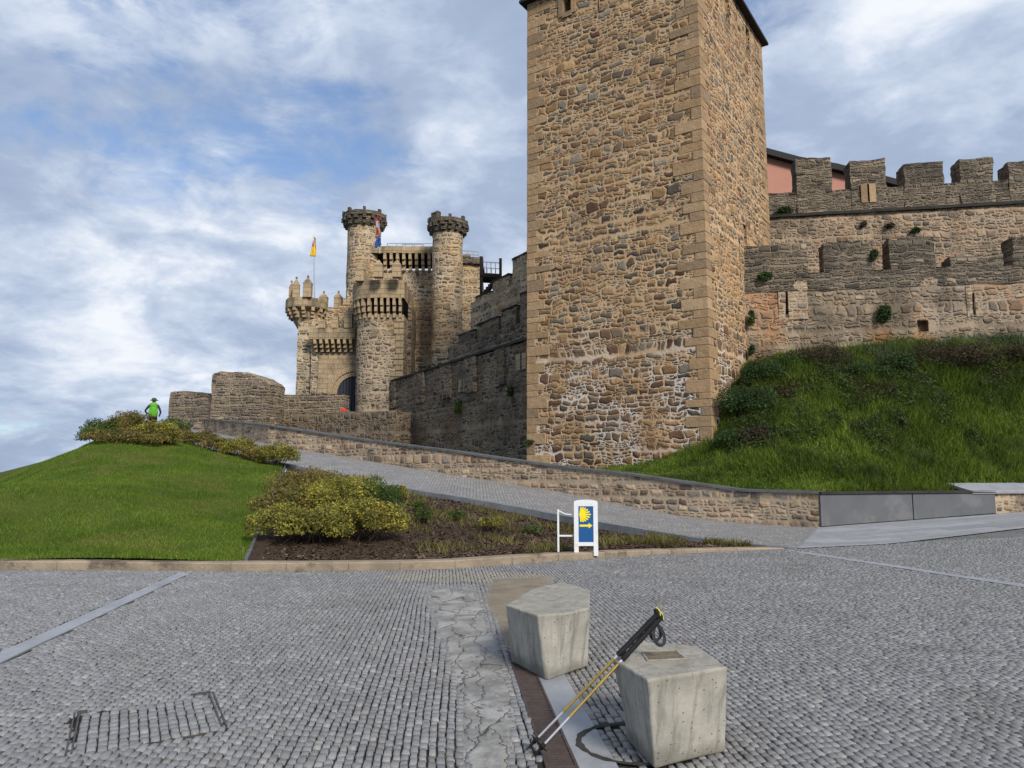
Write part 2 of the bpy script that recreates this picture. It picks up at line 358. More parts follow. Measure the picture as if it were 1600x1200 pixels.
def ashlar(name, bw, bh, c1, c2, mort, bump=.02, dark=.5):
    t = NT(name, .9, .2); uv = t.coord('UV'); n = t.N.new('ShaderNodeTexBrick'); t.L.new(uv, n.inputs[0])
    t.put(n.inputs['Color1'], (*c1, 1)); t.put(n.inputs['Color2'], (*c2, 1)); t.put(n.inputs['Mortar'], (*mort, 1))
    n.inputs['Scale'].default_value = 1; n.inputs['Brick Width'].default_value = bw; n.inputs['Row Height'].default_value = bh; n.inputs['Mortar Size'].default_value = .015
    n.inputs['Mortar Smooth'].default_value = .5
    c = t.mix(1, n.outputs[0], t.math('ADD', t.math('MULTIPLY', t.noise(uv, 4, 6, .7), .9), .55), 'MULTIPLY')
    k = t.math('MULTIPLY', t.ss(t.noise(t.mp(uv, (1, .5, 1)), .9, 6, .65), .45, .68), dark)
    c = t.mix(k, c, (.09, .08, .065)); t.put(t.b.inputs['Base Color'], c)
    t.bump(t.math('SUBTRACT', t.math('MULTIPLY', t.noise(uv, 8, 6, .7), .6), n.outputs[1]), bump); return t.m
M['ashlar'] = ashlar('dressed_stone', .75, .38, (.43,.325,.20), (.34,.26,.165), (.19,.15,.10), .03, .75)
def plain(name, c, rough=.8, spec=.3, var=.35, nscale=6, bump=0, bscale=30, c2=None, metal=0, blot=None):
    t = NT(name, rough, spec); p = t.pos(); t.b.inputs['Metallic'].default_value = metal
    f = t.noise(p, nscale, 6, .65)
    c_ = t.mix(t.ss(f, .3, .7), c, c2 or tuple(x*(1-var) for x in c))
    if blot: c_ = t.mix(t.math('MULTIPLY', t.ss(t.noise(p, blot[1], 5, .65), blot[2], blot[3]), blot[4]), c_, blot[0])
    t.put(t.b.inputs['Base Color'], c_)
    if bump: t.bump(t.noise(p, bscale, 6, .7), bump)
    return t.m
M['quoin'] = None
def quoin_mat():
    t = NT('dressed_quoin_stone', .9, .2); p = t.pos(); r = t.isl()
    c = t.ramp(r, [(0, (.33,.22,.12)), (.3, (.42,.28,.16)), (.6, (.27,.19,.12)), (.8, (.38,.26,.15)), (1, (.47,.33,.195))])
    c = t.mix(1, c, t.math('ADD', t.math('MULTIPLY', t.noise(p, 2.5, 7, .72), 1.0), .5), 'MULTIPLY')
    t.put(t.b.inputs['Base Color'], c); t.bump(t.noise(p, 5, 7, .7), .05); return t.m
M['quoin'] = quoin_mat()
M['coping'] = plain('slate_coping', (.13,.135,.14), .7, .35, .4, 1.5, .01, 20)
M['darkcoping'] = plain('black_lichened_coping', (.05,.047,.042), .9, .2, .4, 2, .03, 8)
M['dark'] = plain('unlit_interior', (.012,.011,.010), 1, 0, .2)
M['slate'] = plain('grey_slate_cladding', (.115,.12,.13), .55, .4, .18, 1.2, .002, 40, blot=((.19,.19,.19), .9, .5, .68, .5))
M['granite'] = plain('pale_granite_slab', (.33,.345,.37), .6, .35, .22, 2.5, .003, 90, blot=((.17,.17,.18), 1.3, .55, .7, .5))
M['kerb'] = plain('worn_kerb_stone', (.36,.29,.21), .85, .25, .4, 1.6, .02, 14, blot=((.10,.08,.06), 1.1, .53, .62, .8))
M['greykerb'] = plain('granite_kerb', (.22,.235,.25), .75, .3, .3, 2, .01, 25)
M['soil'] = plain('bark_soil', (.10,.07,.048), .95, .15, .55, 12, .05, 28, blot=((.13,.10,.08), 5, .6, .7, .6))
M['roof'] = plain('dark_roof_edge', (.018,.017,.018), .7, .3, .3)
M['pink'] = plain('pink_render', (.50,.25,.19), .9, .2, .08, .5)
M['darkwood'] = plain('dark_timber', (.035,.028,.024), .8, .3, .4, 8)
M['gate'] = None
t = NT('planked_gate_wood', .75, .3); w_ = t.N.new('ShaderNodeTexWave'); w_.inputs['Scale'].default_value = 1.4; t.L.new(t.mp(t.coord('UV')), w_.inputs[0])
M['gate'] = t.color(t.mix(t.ss(w_.outputs[1], .05, .3), (.008,.009,.012), (.035,.04,.055)))
M['steel'] = plain('galvanised_rail', (.32,.34,.36), .45, .5, .2, 4, metal=.6)
M['whitepaint'] = plain('white_painted_metal', (.74,.76,.79), .4, .45, .10, 3, blot=((.40,.40,.37), 7, .55, .72, .5))
M['blue'] = plain('sign_blue', (.006,.085,.27), .4, .5, .05, 3)
M['yellow'] = plain('sign_yellow', (.85,.72,.02), .4, .5, .05, 3)
M['red'] = plain('red_plastic', (.65,.05,.04), .5, .4, .1, 3)

def cobble_mat(name, per_island=True, cw=.06, cl=.095, gain=1.0):
    t = NT(name, .46, .5); p = t.pos()
    if per_island: r = t.isl()
    else:
        rp = t.mp(p, (1/cw, 1/cl, 1), (0,0,0), (0,0,math.radians(-5))); v = t.vor(rp, 1, 'F1', .55); e = t.vor(rp, 1, 'DISTANCE_TO_EDGE', .55); r = t.sep(v.outputs['Color'])[0]
    c = t.ramp(r, [(0, (.185,.183,.182)), (.3, (.235,.234,.236)), (.55, (.21,.208,.207)), (.85, (.26,.26,.263)), (1, (.31,.30,.29))])
    c = t.mix(1, c, t.math('MULTIPLY', t.math('ADD', t.math('MULTIPLY', t.noise(p, 70, 6, .85), 1.6), .14), gain), 'MULTIPLY')
    c = t.mix(1, c, t.math('ADD', t.math('MULTIPLY', t.noise(p, 1.3, 5, .65), .7), .68), 'MULTIPLY')
    c = t.mix(t.math('MULTIPLY', t.ss(t.noise(t.mp(p, (1,1,1), (40,7,0)), .7, 6, .7), .52, .68), .35), c, (.12,.115,.095))
    if not per_island: c = t.mix(t.ss(e.outputs[0], .02, .12), (.085,.083,.08), c)
    # ragged tan oval blended into the sett colour
    s = t.sep(p)
    def blob(cx, cy, rx, ry, k=.35):
        a = t.math('POWER', t.math('DIVIDE', t.math('SUBTRACT', s[0], cx), rx), 2); b = t.math('POWER', t.math('DIVIDE', t.math('SUBTRACT', s[1], cy), ry), 2)
        d = t.math('ADD', t.math('ADD', a, b), t.math('MULTIPLY', t.math('SUBTRACT', t.noise(p, 1.6, 6, .7), .5), k*6)); return t.ss(d, 1.1, .55)
    c = t.mix(t.math('MULTIPLY', blob(-.6, 11.9, 1.5, .6), .6), c, (.30,.27,.21))
    t.put(t.b.inputs['Base Color'], c)
    if per_island: t.bump(t.noise(p, 120, 5, .7), .004)
    else: t.bump(t.math('ADD', t.ss(e.outputs[0], 0, .2), t.math('MULTIPLY', t.noise(p, 40, 4, .7), .4)), .012)
    return t.m
M['cobble'] = cobble_mat('granite_setts'); M['cobble_far'] = cobble_mat('small_granite_setts', False); M['ramp'] = cobble_mat('ramp_granite_setts', False, .11, .19, 1.35)
M['joint'] = plain('sandy_joint_dirt', (.045,.042,.036), .95, .15, .5, 9, .01, 60, blot=((.14,.125,.095), .8, .54, .66, .8))

def concrete():
    t = NT('cast_concrete', .82, .3); p = t.coord('Object'); s = t.sep(p)
    c = t.mix(t.ss(t.noise(p, 5, 7, .65), .3, .7), (.31,.295,.255), (.43,.41,.355))
    c = t.mix(t.math('MULTIPLY', t.ss(t.noise(t.mp(p, (9, 9, .7)), 1.6, 5, .6), .48, .62), .5), c, (.155,.145,.12))   # rain streaks
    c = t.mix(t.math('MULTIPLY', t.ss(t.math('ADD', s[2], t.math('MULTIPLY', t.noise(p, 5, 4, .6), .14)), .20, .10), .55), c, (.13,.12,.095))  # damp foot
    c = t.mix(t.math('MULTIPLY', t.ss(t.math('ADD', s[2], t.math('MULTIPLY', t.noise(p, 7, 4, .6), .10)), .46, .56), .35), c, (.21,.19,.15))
    v = t.vor(p, 38, 'F1', 1, '3D'); pits = t.math('MULTIPLY', t.ss(v.outputs['Distance'], .20, .12), t.math('GREATER_THAN', t.sep(v.outputs['Color'])[0], .72))
    c = t.mix(t.math('MULTIPLY', pits, .7), c, (.07,.065,.055))
    t.put(t.b.inputs['Base Color'], c)
    t.bump(t.math('SUBTRACT', t.math('MULTIPLY', t.noise(p, 45, 7, .7), .6), pits), .006); return t.m
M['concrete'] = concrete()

def blades_mat(name, stops, patch=None, trans=.35, rough=.6, pscale=.5):
    t = NT(name, rough, .25); r = t.isl(); p = t.pos()
    x = t.math('ADD', t.math('MULTIPLY', r, .55), t.math('MULTIPLY', t.ss(t.noise(p, pscale, 4, .6), .3, .7), .45))
    c = t.ramp(x, stops)
    if patch: c = t.mix(t.math('MULTIPLY', t.ss(t.noise(t.mp(p, (1,1,1), (5,2,0)), patch[1], 4, .6), patch[2], patch[3]), patch[4]), c, patch[0])
    t.put(t.b.inputs['Base Color'], c)
    tr = t.N.new('ShaderNodeBsdfTranslucent'); t.L.new(c, tr.inputs[0]); mx = t.N.new('ShaderNodeMixShader'); mx.inputs[0].default_value = trans
    t.L.new(t.b.outputs[0], mx.inputs[1]); t.L.new(tr.outputs[0], mx.inputs[2]); t.L.new(mx.outputs[0], t.N['Material Output'].inputs[0]); return t.m
M['lawn'] = blades_mat('mown_grass', [(0, (.06,.105,.012)), (.5, (.11,.19,.017)), (.8, (.16,.24,.026)), (1, (.27,.32,.07))], ((.26,.24,.07), .6, .5, .68, .5))
M['lawnbase'] = plain('lawn_thatch', (.06,.09,.016), .95, .1, .4, 3, .03, 30, c2=(.08,.10,.02))
M['bankbase'] = plain('bank_thatch', (.02,.04,.012), .95, .1, .4, 3, .03, 30, c2=(.035,.05,.018))
M['bank'] = blades_mat('long_wild_grass', [(0, (.04,.065,.010)), (.4, (.10,.16,.016)), (.7, (.17,.245,.028)), (1, (.30,.35,.075))], ((.03,.045,.012), .55, .5, .62, .65), pscale=.35)
M['bluegrass'] = blades_mat('blue_green_tall_grass', [(0, (.04,.07,.04)), (.5, (.085,.13,.075)), (1, (.17,.21,.13))])
M['brownscrub'] = blades_mat('brown_scrub', [(0, (.030,.026,.014)), (.5, (.065,.052,.03)), (.85, (.12,.085,.055)), (1, (.10,.12,.04))])
M['greenscrub'] = blades_mat('green_scrub', [(0, (.02,.04,.014)), (.5, (.045,.085,.025)), (1, (.09,.14,.045))])
M['yshrub'] = blades_mat('variegated_leaves', [(0, (.06,.07,.015)), (.3, (.14,.14,.03)), (.55, (.26,.24,.05)), (.8, (.46,.41,.07)), (1, (.68,.60,.12))], ((.15,.11,.05), 1.6, .52, .64, .45), pscale=2.2)
M['oshrub'] = blades_mat('autumn_leaves', [(0, (.06,.055,.02)), (.35, (.15,.12,.04)), (.7, (.30,.23,.06)), (1, (.48,.38,.09))], ((.10,.12,.03), 1.4, .48, .6, .7), pscale=2)
M['gshrub'] = blades_mat('green_leaves', [(0, (.022,.04,.012)), (.4, (.05,.09,.02)), (.75, (.11,.16,.035)), (1, (.30,.30,.06))])
M['darkscrub'] = blades_mat('dark_bramble', [(0, (.025,.04,.010)), (.5, (.055,.085,.020)), (.85, (.10,.13,.035)), (1, (.12,.085,.045))], ((.085,.058,.038), .55, .54, .64, .75))
M['weeds'] = blades_mat('dry_weeds', [(0, (.06,.05,.02)), (.5, (.13,.12,.035)), (1, (.30,.25,.09))])
M['twig'] = plain('shrub_twigs', (.10,.065,.045), .9, .2, .4, 8)

# ------------------------------------------------------------------ the setting
def grid_mesh(name, A, B, nu, nv, zf=None, mat=None, parent=None, smooth=True, rough=0):
    """ruled surface between two 3D polylines"""
    def samp(Pl, t):
        ds = [0]
        for a, b in zip(Pl, Pl[1:]): ds.append(ds[-1]+(Vector(a)-Vector(b)).length)
        x = t*ds[-1]
        for k in range(len(Pl)-1):
            if x <= ds[k+1]+1e-9: return Vector(Pl[k]).lerp(Vector(Pl[k+1]), (x-ds[k])/max(1e-9, ds[k+1]-ds[k]))
        return Vector(Pl[-1])
    mb = MB(); P = []; UV = []
    for j in range(nv+1):
        row = []
        for i in range(nu+1):
            p = samp(A, i/nu).lerp(samp(B, i/nu), j/nv)
            if zf: p.z = zf(p.x, p.y)
            if rough: p.z += rough*mn.noise(Vector((p.x*2.3, p.y*2.3, 1)))+rough*.5*mn.noise(Vector((p.x*6, p.y*6, 4)))
            row.append(p)
        P.append(row); UV.append([(p.x, p.y) for p in row])
    mb.grid(P, UV); return mb.build(name, mat, parent, smooth)

g = MB(); S = 6000; g.quad((-S,-S,-1.6), (S,-S,-1.6), (S,S,-1.6), (-S,S,-1.6)); tag(g.build('ground', M['bankbase']), kind='structure')
# far hill on the left skyline
mb = MB(); P = [[], [], []]
for i in range(61):
    x = -5200+i*80; h = 0.5+9*math.exp(-((x+2900)/700)**2)*3+22*mn.noise(Vector((x*.002, 1, 0)))+3
    h = max(-1, min(30, h)) if x < -1750 else max(-1.5, 14-(x+1750)*.05)
    P[0].append((x, 2600, -2)); P[1].append((x, 2800, h)); P[2].append((x, 3300, -2))
mb.grid(P, [[(p[0], p[1]) for p in r] for r in P]); tag(mb.build('far_hill', plain('haze_blue_hillside', (.10,.14,.20), 1, 0, .2, .01), smooth=True), kind='structure')  # distance haze put into the base colour: hill painted bluish

# plaza: a dirt bed sheet under thousands of real granite setts near the camera, smaller shader setts far off
NX = 70
def plaza_sheet(name, x0, x1, y0, y1, dz, mat, n=60):
    mb = MB(); P = []; 
    for j in range(n+1):
        y = y0+(y1-y0)*j/n; P.append([(x0+(x1-x0)*i/n, y, plaza_z(x0+(x1-x0)*i/n, y)+dz) for i in range(n+1)])
    mb.grid(P, [[(p[0], p[1]) for p in r] for r in P]); o = mb.build(name, mat, None, True); return tag(o, kind='structure')
plaza_sheet('plaza', -40, 60, -25, 24.5, -.022, M['cobble_far'], 100)
plaza_sheet('plaza_joint_bed', -16, 16, .5, 17.55, -.0115, M['joint'], 60)

KERB = [(-40,17.0), (-22,14.6), (-14,13.35), (-8.65,12.87), (-4.24,12.62), (-1.29,12.79), (.72,14.0), (3.2,15.35), (6.1,16.36)]
DA = math.radians(4.9); dv = np.array([-math.sin(DA), math.cos(DA)]); sv = np.array([math.cos(DA), math.sin(DA)])
MH = [np.array(p) for p in [(-2.53,4.47), (-1.82,4.94), (-2.21,5.70), (-2.92,5.23)]]     # recessed access cover
RING = (np.array((.74,4.68)), .34)
BANDS = [((-3.55,.5), (-4.50,6.85), .26), ((-4.50,6.85), (-5.32,12.4), .26), ((7.35,10.95), (5.9,15.7), .30), ((9.6,5.5), (7.35,10.95), .30)]
def seg_d(P_, a, b):
    a = np.array(a); b = np.array(b); ab = b-a; t_ = np.clip(((P_-a)@ab)/(ab@ab), 0, 1); return np.linalg.norm(P_-(a+t_[:,None]*ab), axis=1)
def drain_off(P_):  # signed across-distance from the drain centreline
    return (P_-np.array((.275,4.3)))@sv
def sett_field():
    w, l = .054, .088
    i = np.arange(-340, 390); rows = []
    for k in i:
        off = R.random()*l; n = int(26/l); j = np.arange(n); step = l*(1+.42*(R.random(n)-.5)); pos_ = np.cumsum(step)-4+off
        a = np.full(n, k*w+.275); rows.append(np.stack([a, pos_, step, np.full(n, w)], 1))
    A = np.concatenate(rows)
    # gentle waviness of the rows
    A[:,0] += .010*np.sin(A[:,1]*.7+A[:,0]*.35)+R.normal(0,.0015,len(A))
    ctr = A[:,0:1]*sv+A[:,1:2]*dv
    ang = np.full(len(A), DA)
    keep = (ctr[:,1] > 1.5) & (ctr[:,1] < 17.6) & (np.abs(ctr[:,0]) < ctr[:,1]*.76+2.3)
    # stop at the kerb
    kx = np.interp(ctr[:,0], [p[0] for p in KERB], [p[1] for p in KERB]); keep &= (ctr[:,0] > 6.1) | (ctr[:,1] < kx-.06)
    keep &= ~((ctr[:,0] > 6.0) & (ctr[:,1] > np.interp(ctr[:,0], [6.1,9.5,13.3,20,30], [16.3,17.75,19.5,22.3,26])-.05))
    for a_, b_, wd in BANDS: keep &= seg_d(ctr, a_, b_) > wd/2+.0
    d = drain_off(ctr); keep &= ~((d > -.098) & (d < .315) & (ctr[:,1] < 6.9))
    keep &= np.abs(np.linalg.norm(ctr-RING[0], axis=1)-RING[1]) > .042
    Mi = np.array(MH); e0 = (Mi[1]-Mi[0]); e1 = (Mi[3]-Mi[0]); q = ctr-Mi[0]; ua = q@e0/(e0@e0); ub = q@e1/(e1@e1)
    keep &= ~((ua > .035) & (ua < .965) & (ub > .03) & (ub < .97))
    A = A[keep]; ctr = ctr[keep]; ang = ang[keep]
    # setts re-laid inside the access cover, turned with it
    ex = []; L0, L1 = np.linalg.norm(e0), np.linalg.norm(e1)
    for p_ in np.arange(.055, L0-.04, .057):
        for q_ in np.arange(.055, L1-.03, .087): ex.append((Mi[0]+e0/L0*p_+e1/L1*(q_+0), .088, .058))
    C2 = np.array([e[0] for e in ex]); ctr = np.concatenate([ctr, C2]); W_ = np.concatenate([A[:,3], np.full(len(ex), .058)]); L_ = np.concatenate([A[:,2], np.full(len(ex), .088)])
    ang = np.concatenate([ang, np.full(len(ex), math.atan2(-e1[0], e1[1]))])
    n = len(ctr); rnd = R.random
    hw = W_/2-.0034-.0024*rnd(n); hl = L_/2-.0040-.0028*rnd(n); ang = ang+R.normal(0, .035, n)
    cx = np.stack([np.cos(ang), np.sin(ang)], 1); cy = np.stack([-np.sin(ang), np.cos(ang)], 1)
    tilt = R.normal(0, .034, (n, 2)); zo = R.normal(0, .0022, n)-.006*(rnd(n) < .02)
    V = np.zeros((n, 12, 3))
    for c, (sx, sy) in enumerate([(-1,-1), (1,-1), (1,1), (-1,1)]):
        jx = R.normal(0, .0024, n); jy = R.normal(0, .0034, n)
        for ring, (ins, zz) in enumerate([(0, -.022), (.0008, -.005), (.0055, 0)]):
            x = sx*(hw-ins)+jx; y = sy*(hl-ins)+jy
            V[:, ring*4+c, 0:2] = ctr+cx*x[:,None]+cy*y[:,None]
            V[:, ring*4+c, 2] = zz+zo+x*tilt[:,0]+y*tilt[:,1]
    V = V.reshape(-1, 3)
    # rutted, twisted setts in the strip left of the blocks
    m_ = np.exp(-((V[:,0]+.36+.14*(V[:,1]-4.7))/.36)**2)*np.clip((V[:,1]-3.4)/1, 0, 1)*np.clip((11.2-V[:,1])/2, 0, 1)
    V[:,0] += m_*(.03*np.sin(V[:,1]*1.0+.6)); V[:,1] += m_*.01*np.sin(V[:,0]*7+V[:,1])
    V[:,2] += m_*.003*np.sin(V[:,0]*11+V[:,1]*1.5)
    V[:,2] += .046*np.maximum(0, V[:,0]-8.6)*np.clip((V[:,1]-8)/10, 0, 1)
    V[:,2] += .003+.003*np.sin(V[:,0]*1.3)*np.sin(V[:,1]*.9)
    fb = []
    for r_ in range(2):
        for c in range(4): fb.append((r_*4+c, r_*4+(c+1) % 4, r_*4+4+(c+1) % 4, r_*4+4+c))
    fb.append((8, 9, 10, 11)); fb = np.array(fb)
    Fc = (np.arange(n)[:,None,None]*12+fb[None]).reshape(-1, 4)
    tag(fast('paving_setts', V, Fc, M['cobble'], smooth=True), kind='structure')
sett_field()

def uneven_sheet(name, left, right, mat, z=.0055, amp=.0035, nu=26, nv=160):
    mb = MB(); P = []; Y0 = left[0][1]
    def ip(L_, t_): 
        x = t_*(len(L_)-1); k = min(int(x), len(L_)-2); f = x-k; a, b = L_[k], L_[k+1]; return (a[0]+(b[0]-a[0])*f, a[1]+(b[1]-a[1])*f)
    for j in range(nv+1):
        a, b = ip(left, j/nv), ip(right, j/nv); row = []
        for i in range(nu+1):
            f = i/nu; x, y = a[0]+(b[0]-a[0])*f, a[1]+(b[1]-a[1])*f
            edge = min(f, 1-f, j/nv*3, (1-j/nv)*3); h = z+amp*mn.noise(Vector((x*7, y*3, 1)))+amp*.8*mn.noise(Vector((x*19, y*9, 3)))-.016*max(0, 1-edge/.16)
            x += .03*mn.noise(Vector((y*3, f*2, 7)))
            row.append((x, y, h))
        P.append(row)
    mb.grid(P, [[(p[0], p[1]) for p in r] for r in P]); return tag(mb.build(name, mat, None, True), kind='structure')
t = NT('worn_cracked_stone', .6, .35); p_ = t.pos(); wv = t.vadd(p_, t.noise(p_, 2.5, 4, .6, 0, True), .35); e_ = t.vor(t.mp(wv, (4.2, .9, 1)), 1, 'DISTANCE_TO_EDGE', 1)
c_ = t.mix(t.ss(t.noise(p_, 3, 7, .7), .35, .65), (.19,.185,.172), (.36,.35,.33)); c_ = t.mix(t.ss(e_.outputs[0], .0, .03), (.045,.04,.034), c_)
c_ = t.mix(t.math('MULTIPLY', t.ss(t.noise(t.mp(p_, (3,.6,1), (3,3,0)), 1.5, 4, .6), .55, .7), .5), c_, (.28,.22,.19)); c_ = t.mix(1, c_, t.math('ADD', t.math('MULTIPLY', t.noise(p_, 70, 6, .8), 1.2), .4), 'MULTIPLY')
t.put(t.b.inputs['Base Color'], c_); t.bump(t.math('ADD', t.ss(e_.outputs[0], 0, .08), t.noise(p_, 30, 6, .7)), .006); M['worn'] = t.m
A2 = lambda *l: [tuple(atz(x, y, 0))[:2] for x, y in l]
uneven_sheet('worn_paving_strip', A2((655,912), (680,985), (702,1050), (716,1120), (722,1260)), A2((745,912), (772,975), (795,1040), (812,1105), (800,1260)), M['worn'])
M['tan'] = plain('tan_paving', (.27,.225,.165), .7, .3, .3, 3, .004, 50, blot=((.16,.13,.095), 2, .5, .68, .6))
uneven_sheet('tan_ground_patch', A2((760,903), (748,935), (776,985), (792,1022)), A2((865,899), (866,918), (830,950), (806,990)), M['tan'], .008, .002, 26, 60)  # thin tan-coloured sheet over the setts behind the far block

def ribbon(name, pts, w, z, mat, seg=1.1, gap=.008, th=.03, kind='structure'):
    mb = MB()
    for a, b in zip(pts, pts[1:]):
        a = Vector((*a, 0)); b = Vector((*b, 0)); L_ = (b-a).length; n = max(1, round(L_/seg)); d = (b-a)/n; s_ = Vector((d.y, -d.x, 0)).normalized()*w/2
        for k in range(n):
            p, q = a+d*k+d.normalized()*gap/2, a+d*(k+1)-d.normalized()*gap/2
            zz = z+random.uniform(-.0015, .0015); P = [p-s_, q-s_, q+s_, p+s_]
            P = [Vector((v.x, v.y, zz+plaza_z(v.x, v.y))) for v in P]; D_ = [v-Vector((0,0,th)) for v in P]
            mb.quad(P[3], P[2], P[1], P[0]); 
            for i in range(4): mb.quad(D_[i], P[i], P[(i+1) % 4], D_[(i+1) % 4])
    return tag(mb.build(name, mat), kind=kind)
ribbon('granite_band', [b[:2][0] for b in BANDS[:1]]+[BANDS[0][1], BANDS[1][1]], .20, .004, M['granite'], .9)
ribbon('granite_band', [BANDS[3][0], BANDS[2][0], BANDS[2][1]], .24, .004, M['granite'], .9)
def dpt(off, y): p = np.array((.275,4.3))+sv*off+dv*(y-4.3); return (float(p[0]), float(p[1]))
ribbon('granite_drain_slabs', [dpt(.20, 2.6), dpt(.20, 4.6), dpt(.20, 6.9)], .215, .003, M['granite'], .95)

# kerb of the lawn and bed
def kerb_line(name, pts, w, h, mat, inner=1, zf=None, seg=1.0):
    mb = MB()
    ds = [0]
    for a, b in zip(pts, pts[1:]): ds.append(ds[-1]+math.dist(a[:2], b[:2]))
    def samp(x):
        for k in range(len(pts)-1):
            if x <= ds[k+1]+1e-9:
                t_ = (x-ds[k])/(ds[k+1]-ds[k]); return Vector([pts[k][i]+(pts[k+1][i]-pts[k][i])*t_ for i in range(3)])
        return Vector(pts[-1])
    x = 0
    while x < ds[-1]-.05:
        e = min(ds[-1], x+seg*random.uniform(.85, 1.15)); a, b = samp(x+.004), samp(e-.004); d = (b-a); d.z = 0; d.normalize(); n = Vector((-d.y, d.x, 0))*w*inner
        j = random.uniform(-.004, .006); up = Vector((0,0,j)); bv = .02
        A0, B0 = a-Vector((0,0,h+.05)), b-Vector((0,0,h+.05))
        prof = [Vector((0,0,-h-.05)), Vector((0,0,-bv)), n.normalized()*bv*inner*inner, n, n+Vector((0,0,-h-.05))]
        prof[2] = n.normalized()*bv
        for p, q in zip(prof, prof[1:]): mb.quad(a+p+up, b+p+up, b+q+up, a+q+up, [(0,0),(1,0),(1,1),(0,1)])
        mb.poly([a+p+up for p in prof[::-1]]); mb.poly([b+p+up for p in prof]); x = e
    return tag(mb.build(name, mat), kind='structure')
kerb_line('kerb', [(p[0], p[1], .13 if p[0] < 1 else .12-.02*(p[0]-1)) for p in KERB], .30, .13, M['kerb'])

# ------------------------------------------------------------------ ramp, its parapet
Wb = [(1280,825,22.4), (1154,818,23.8), (1060,806,25.0), (980,791,26.2), (870,768,28.0), (700,741,30.8), (560,718,34.0), (420,694,37.5), (340,677,45.0), (305,670,52.0)]
Wt = [768, 764, 751, 739, 727, 703, 685, 664, 656, 654]
WB = [at(*w) for w in Wb]; WT = [at(w[0], t_, w[2]) for w, t_ in zip(Wb, Wt)]
WB[0].z = 0; WB[1].z = max(WB[1].z, .03)
FR = [Vector((6.15,16.36,0.004)), at(1130,846,17.3), at(1000,826,18.9), at(870,803,21.3), at(719,776,23.6), at(600,759,26.0), at(455,726,29.0), Vector((-15.4,33,3.02)), Vector((-21,41.5,4.0)), Vector((-26,50,4.7))]
rs = grid_mesh('ramp', FR, WB, 60, 8, mat=M['ramp']); tag(rs, kind='structure')
for v in rs.data.vertices: v.co.z += .012
kerb_line('ramp_kerb', [(p.x, p.y, p.z+.03) for p in FR[:8]], .26, .14, M['greykerb'])
# landing in front of the parapet end, running on to the right
ln = grid_mesh('smooth_paving', [Vector((6.14,16.36,0)), Vector((9.5,17.75,.0)), Vector((13.3,19.5,.0)), Vector((20,22.3,.0)), Vector((30,26,0))],
    [Vector((9.08,22.45,0)), Vector((12,23.2,0)), Vector((15.5,24.2,0)), Vector((22,26,0)), Vector((32,29,0))], 40, 8,
    zf=lambda x, y: plaza_z(x, y)+.004, mat=None, smooth=True)
t = NT('long_granite_paviours', .55, .4); p_ = t.mp(t.pos(), (1,1,1), (0,0,0), (0,0,math.radians(-17))); n_ = t.N.new('ShaderNodeTexBrick'); t.L.new(p_, n_.inputs[0])
n_.inputs['Scale'].default_value = 1; n_.inputs['Brick Width'].default_value = 2.4; n_.inputs['Row Height'].default_value = .42; n_.inputs['Mortar Size'].default_value = .012
t.put(n_.inputs['Color1'], (.26,.27,.285,1)); t.put(n_.inputs['Color2'], (.38,.39,.41,1)); t.put(n_.inputs['Mortar'], (.09,.09,.09,1))
ln.data.materials.clear(); ln.data.materials.append(t.color(t.mix(1, n_.outputs[0], t.math('ADD', t.math('MULTIPLY', t.noise(t.pos(), 3, 6, .7), .7), .62), 'MULTIPLY'))); tag(ln, kind='structure')

def strip_wall(mb, B, T, off, step=.3):
    """parapet face following 3D base & top lines"""
    P = []; UV = []; rows = 5; ds = [0]
    BB = []; TT = []
    for a, b, c, d in zip(B, B[1:], T, T[1:]):
        n = max(1, int((b-a).length/step))
        for k in range(n): BB.append(a.lerp(b, k/n)); TT.append(c.lerp(d, k/n))
    BB.append(B[-1]); TT.append(T[-1])
    for a, b in zip(BB, BB[1:]): ds.append(ds[-1]+(Vector((a.x-b.x, a.y-b.y))).length)
    for r_ in range(rows+1):
        P.append([b.lerp(t_, r_/rows)+off for b, t_ in zip(BB, TT)]); UV.append([(u, p.z) for u, p in zip(ds, P[-1])])
    mb.grid(P, UV)
rw = thing('ramp_parapet', WB[4], 'low stone parapet with slate coping running up along the ramp to the ruins', 'wall')
Bs = [b-Vector((0,0,.3)) for b in WB[::-1]]; Ts = [t_-Vector((0,0,.07)) for t_ in WT[::-1]]
mb = MB(); strip_wall(mb, Bs, Ts, Vector((0,0,0)))
bo = Vector((.30,.38,0)); strip_wall(mb, [b for b in Bs[::-1]], [t_ for t_ in Ts[::-1]], bo)
e0_, e1_ = Bs[-1], Ts[-1]; mb.quad(e0_, e0_+bo, e1_+bo, e1_)
for p in mb.v:
    n_v = mn.noise_vector(p*1.7); p.x += n_v.x*.03; p.y += n_v.y*.03
mb.build('wall', M['ramp_wall'], rw, True)
mb = MB()
for a, b in zip(WT, WT[1:]):
    n = max(1, round((b-a).length/1.2)); 
    for k in range(n):
        p, q = a.lerp(b, k/n), a.lerp(b, (k+1)/n-.008); d = Vector((.04,.05,0)); j = Vector((0,0,random.uniform(-.006,.008)))
        s0 = -d; s1 = bo+d; up = Vector((0,0,.0)); dn = Vector((0,0,-.075))
        A = [p+s0+j, q+s0+j, q+s1+j, p+s1+j]
        mb.quad(A[1], A[0], A[3], A[2]); mb.quad(A[0]+dn, A[0], A[1], A[1]+dn); mb.quad(A[2]+dn, A[2], A[3], A[3]+dn); mb.quad(A[3]+dn, A[3], A[0], A[0]+dn); mb.quad(A[1]+dn, A[1], A[2], A[2]+dn)
        mb.quad(A[0]+dn, A[1]+dn, A[2]+dn, A[3]+dn)
mb.build('coping', M['coping'], rw)

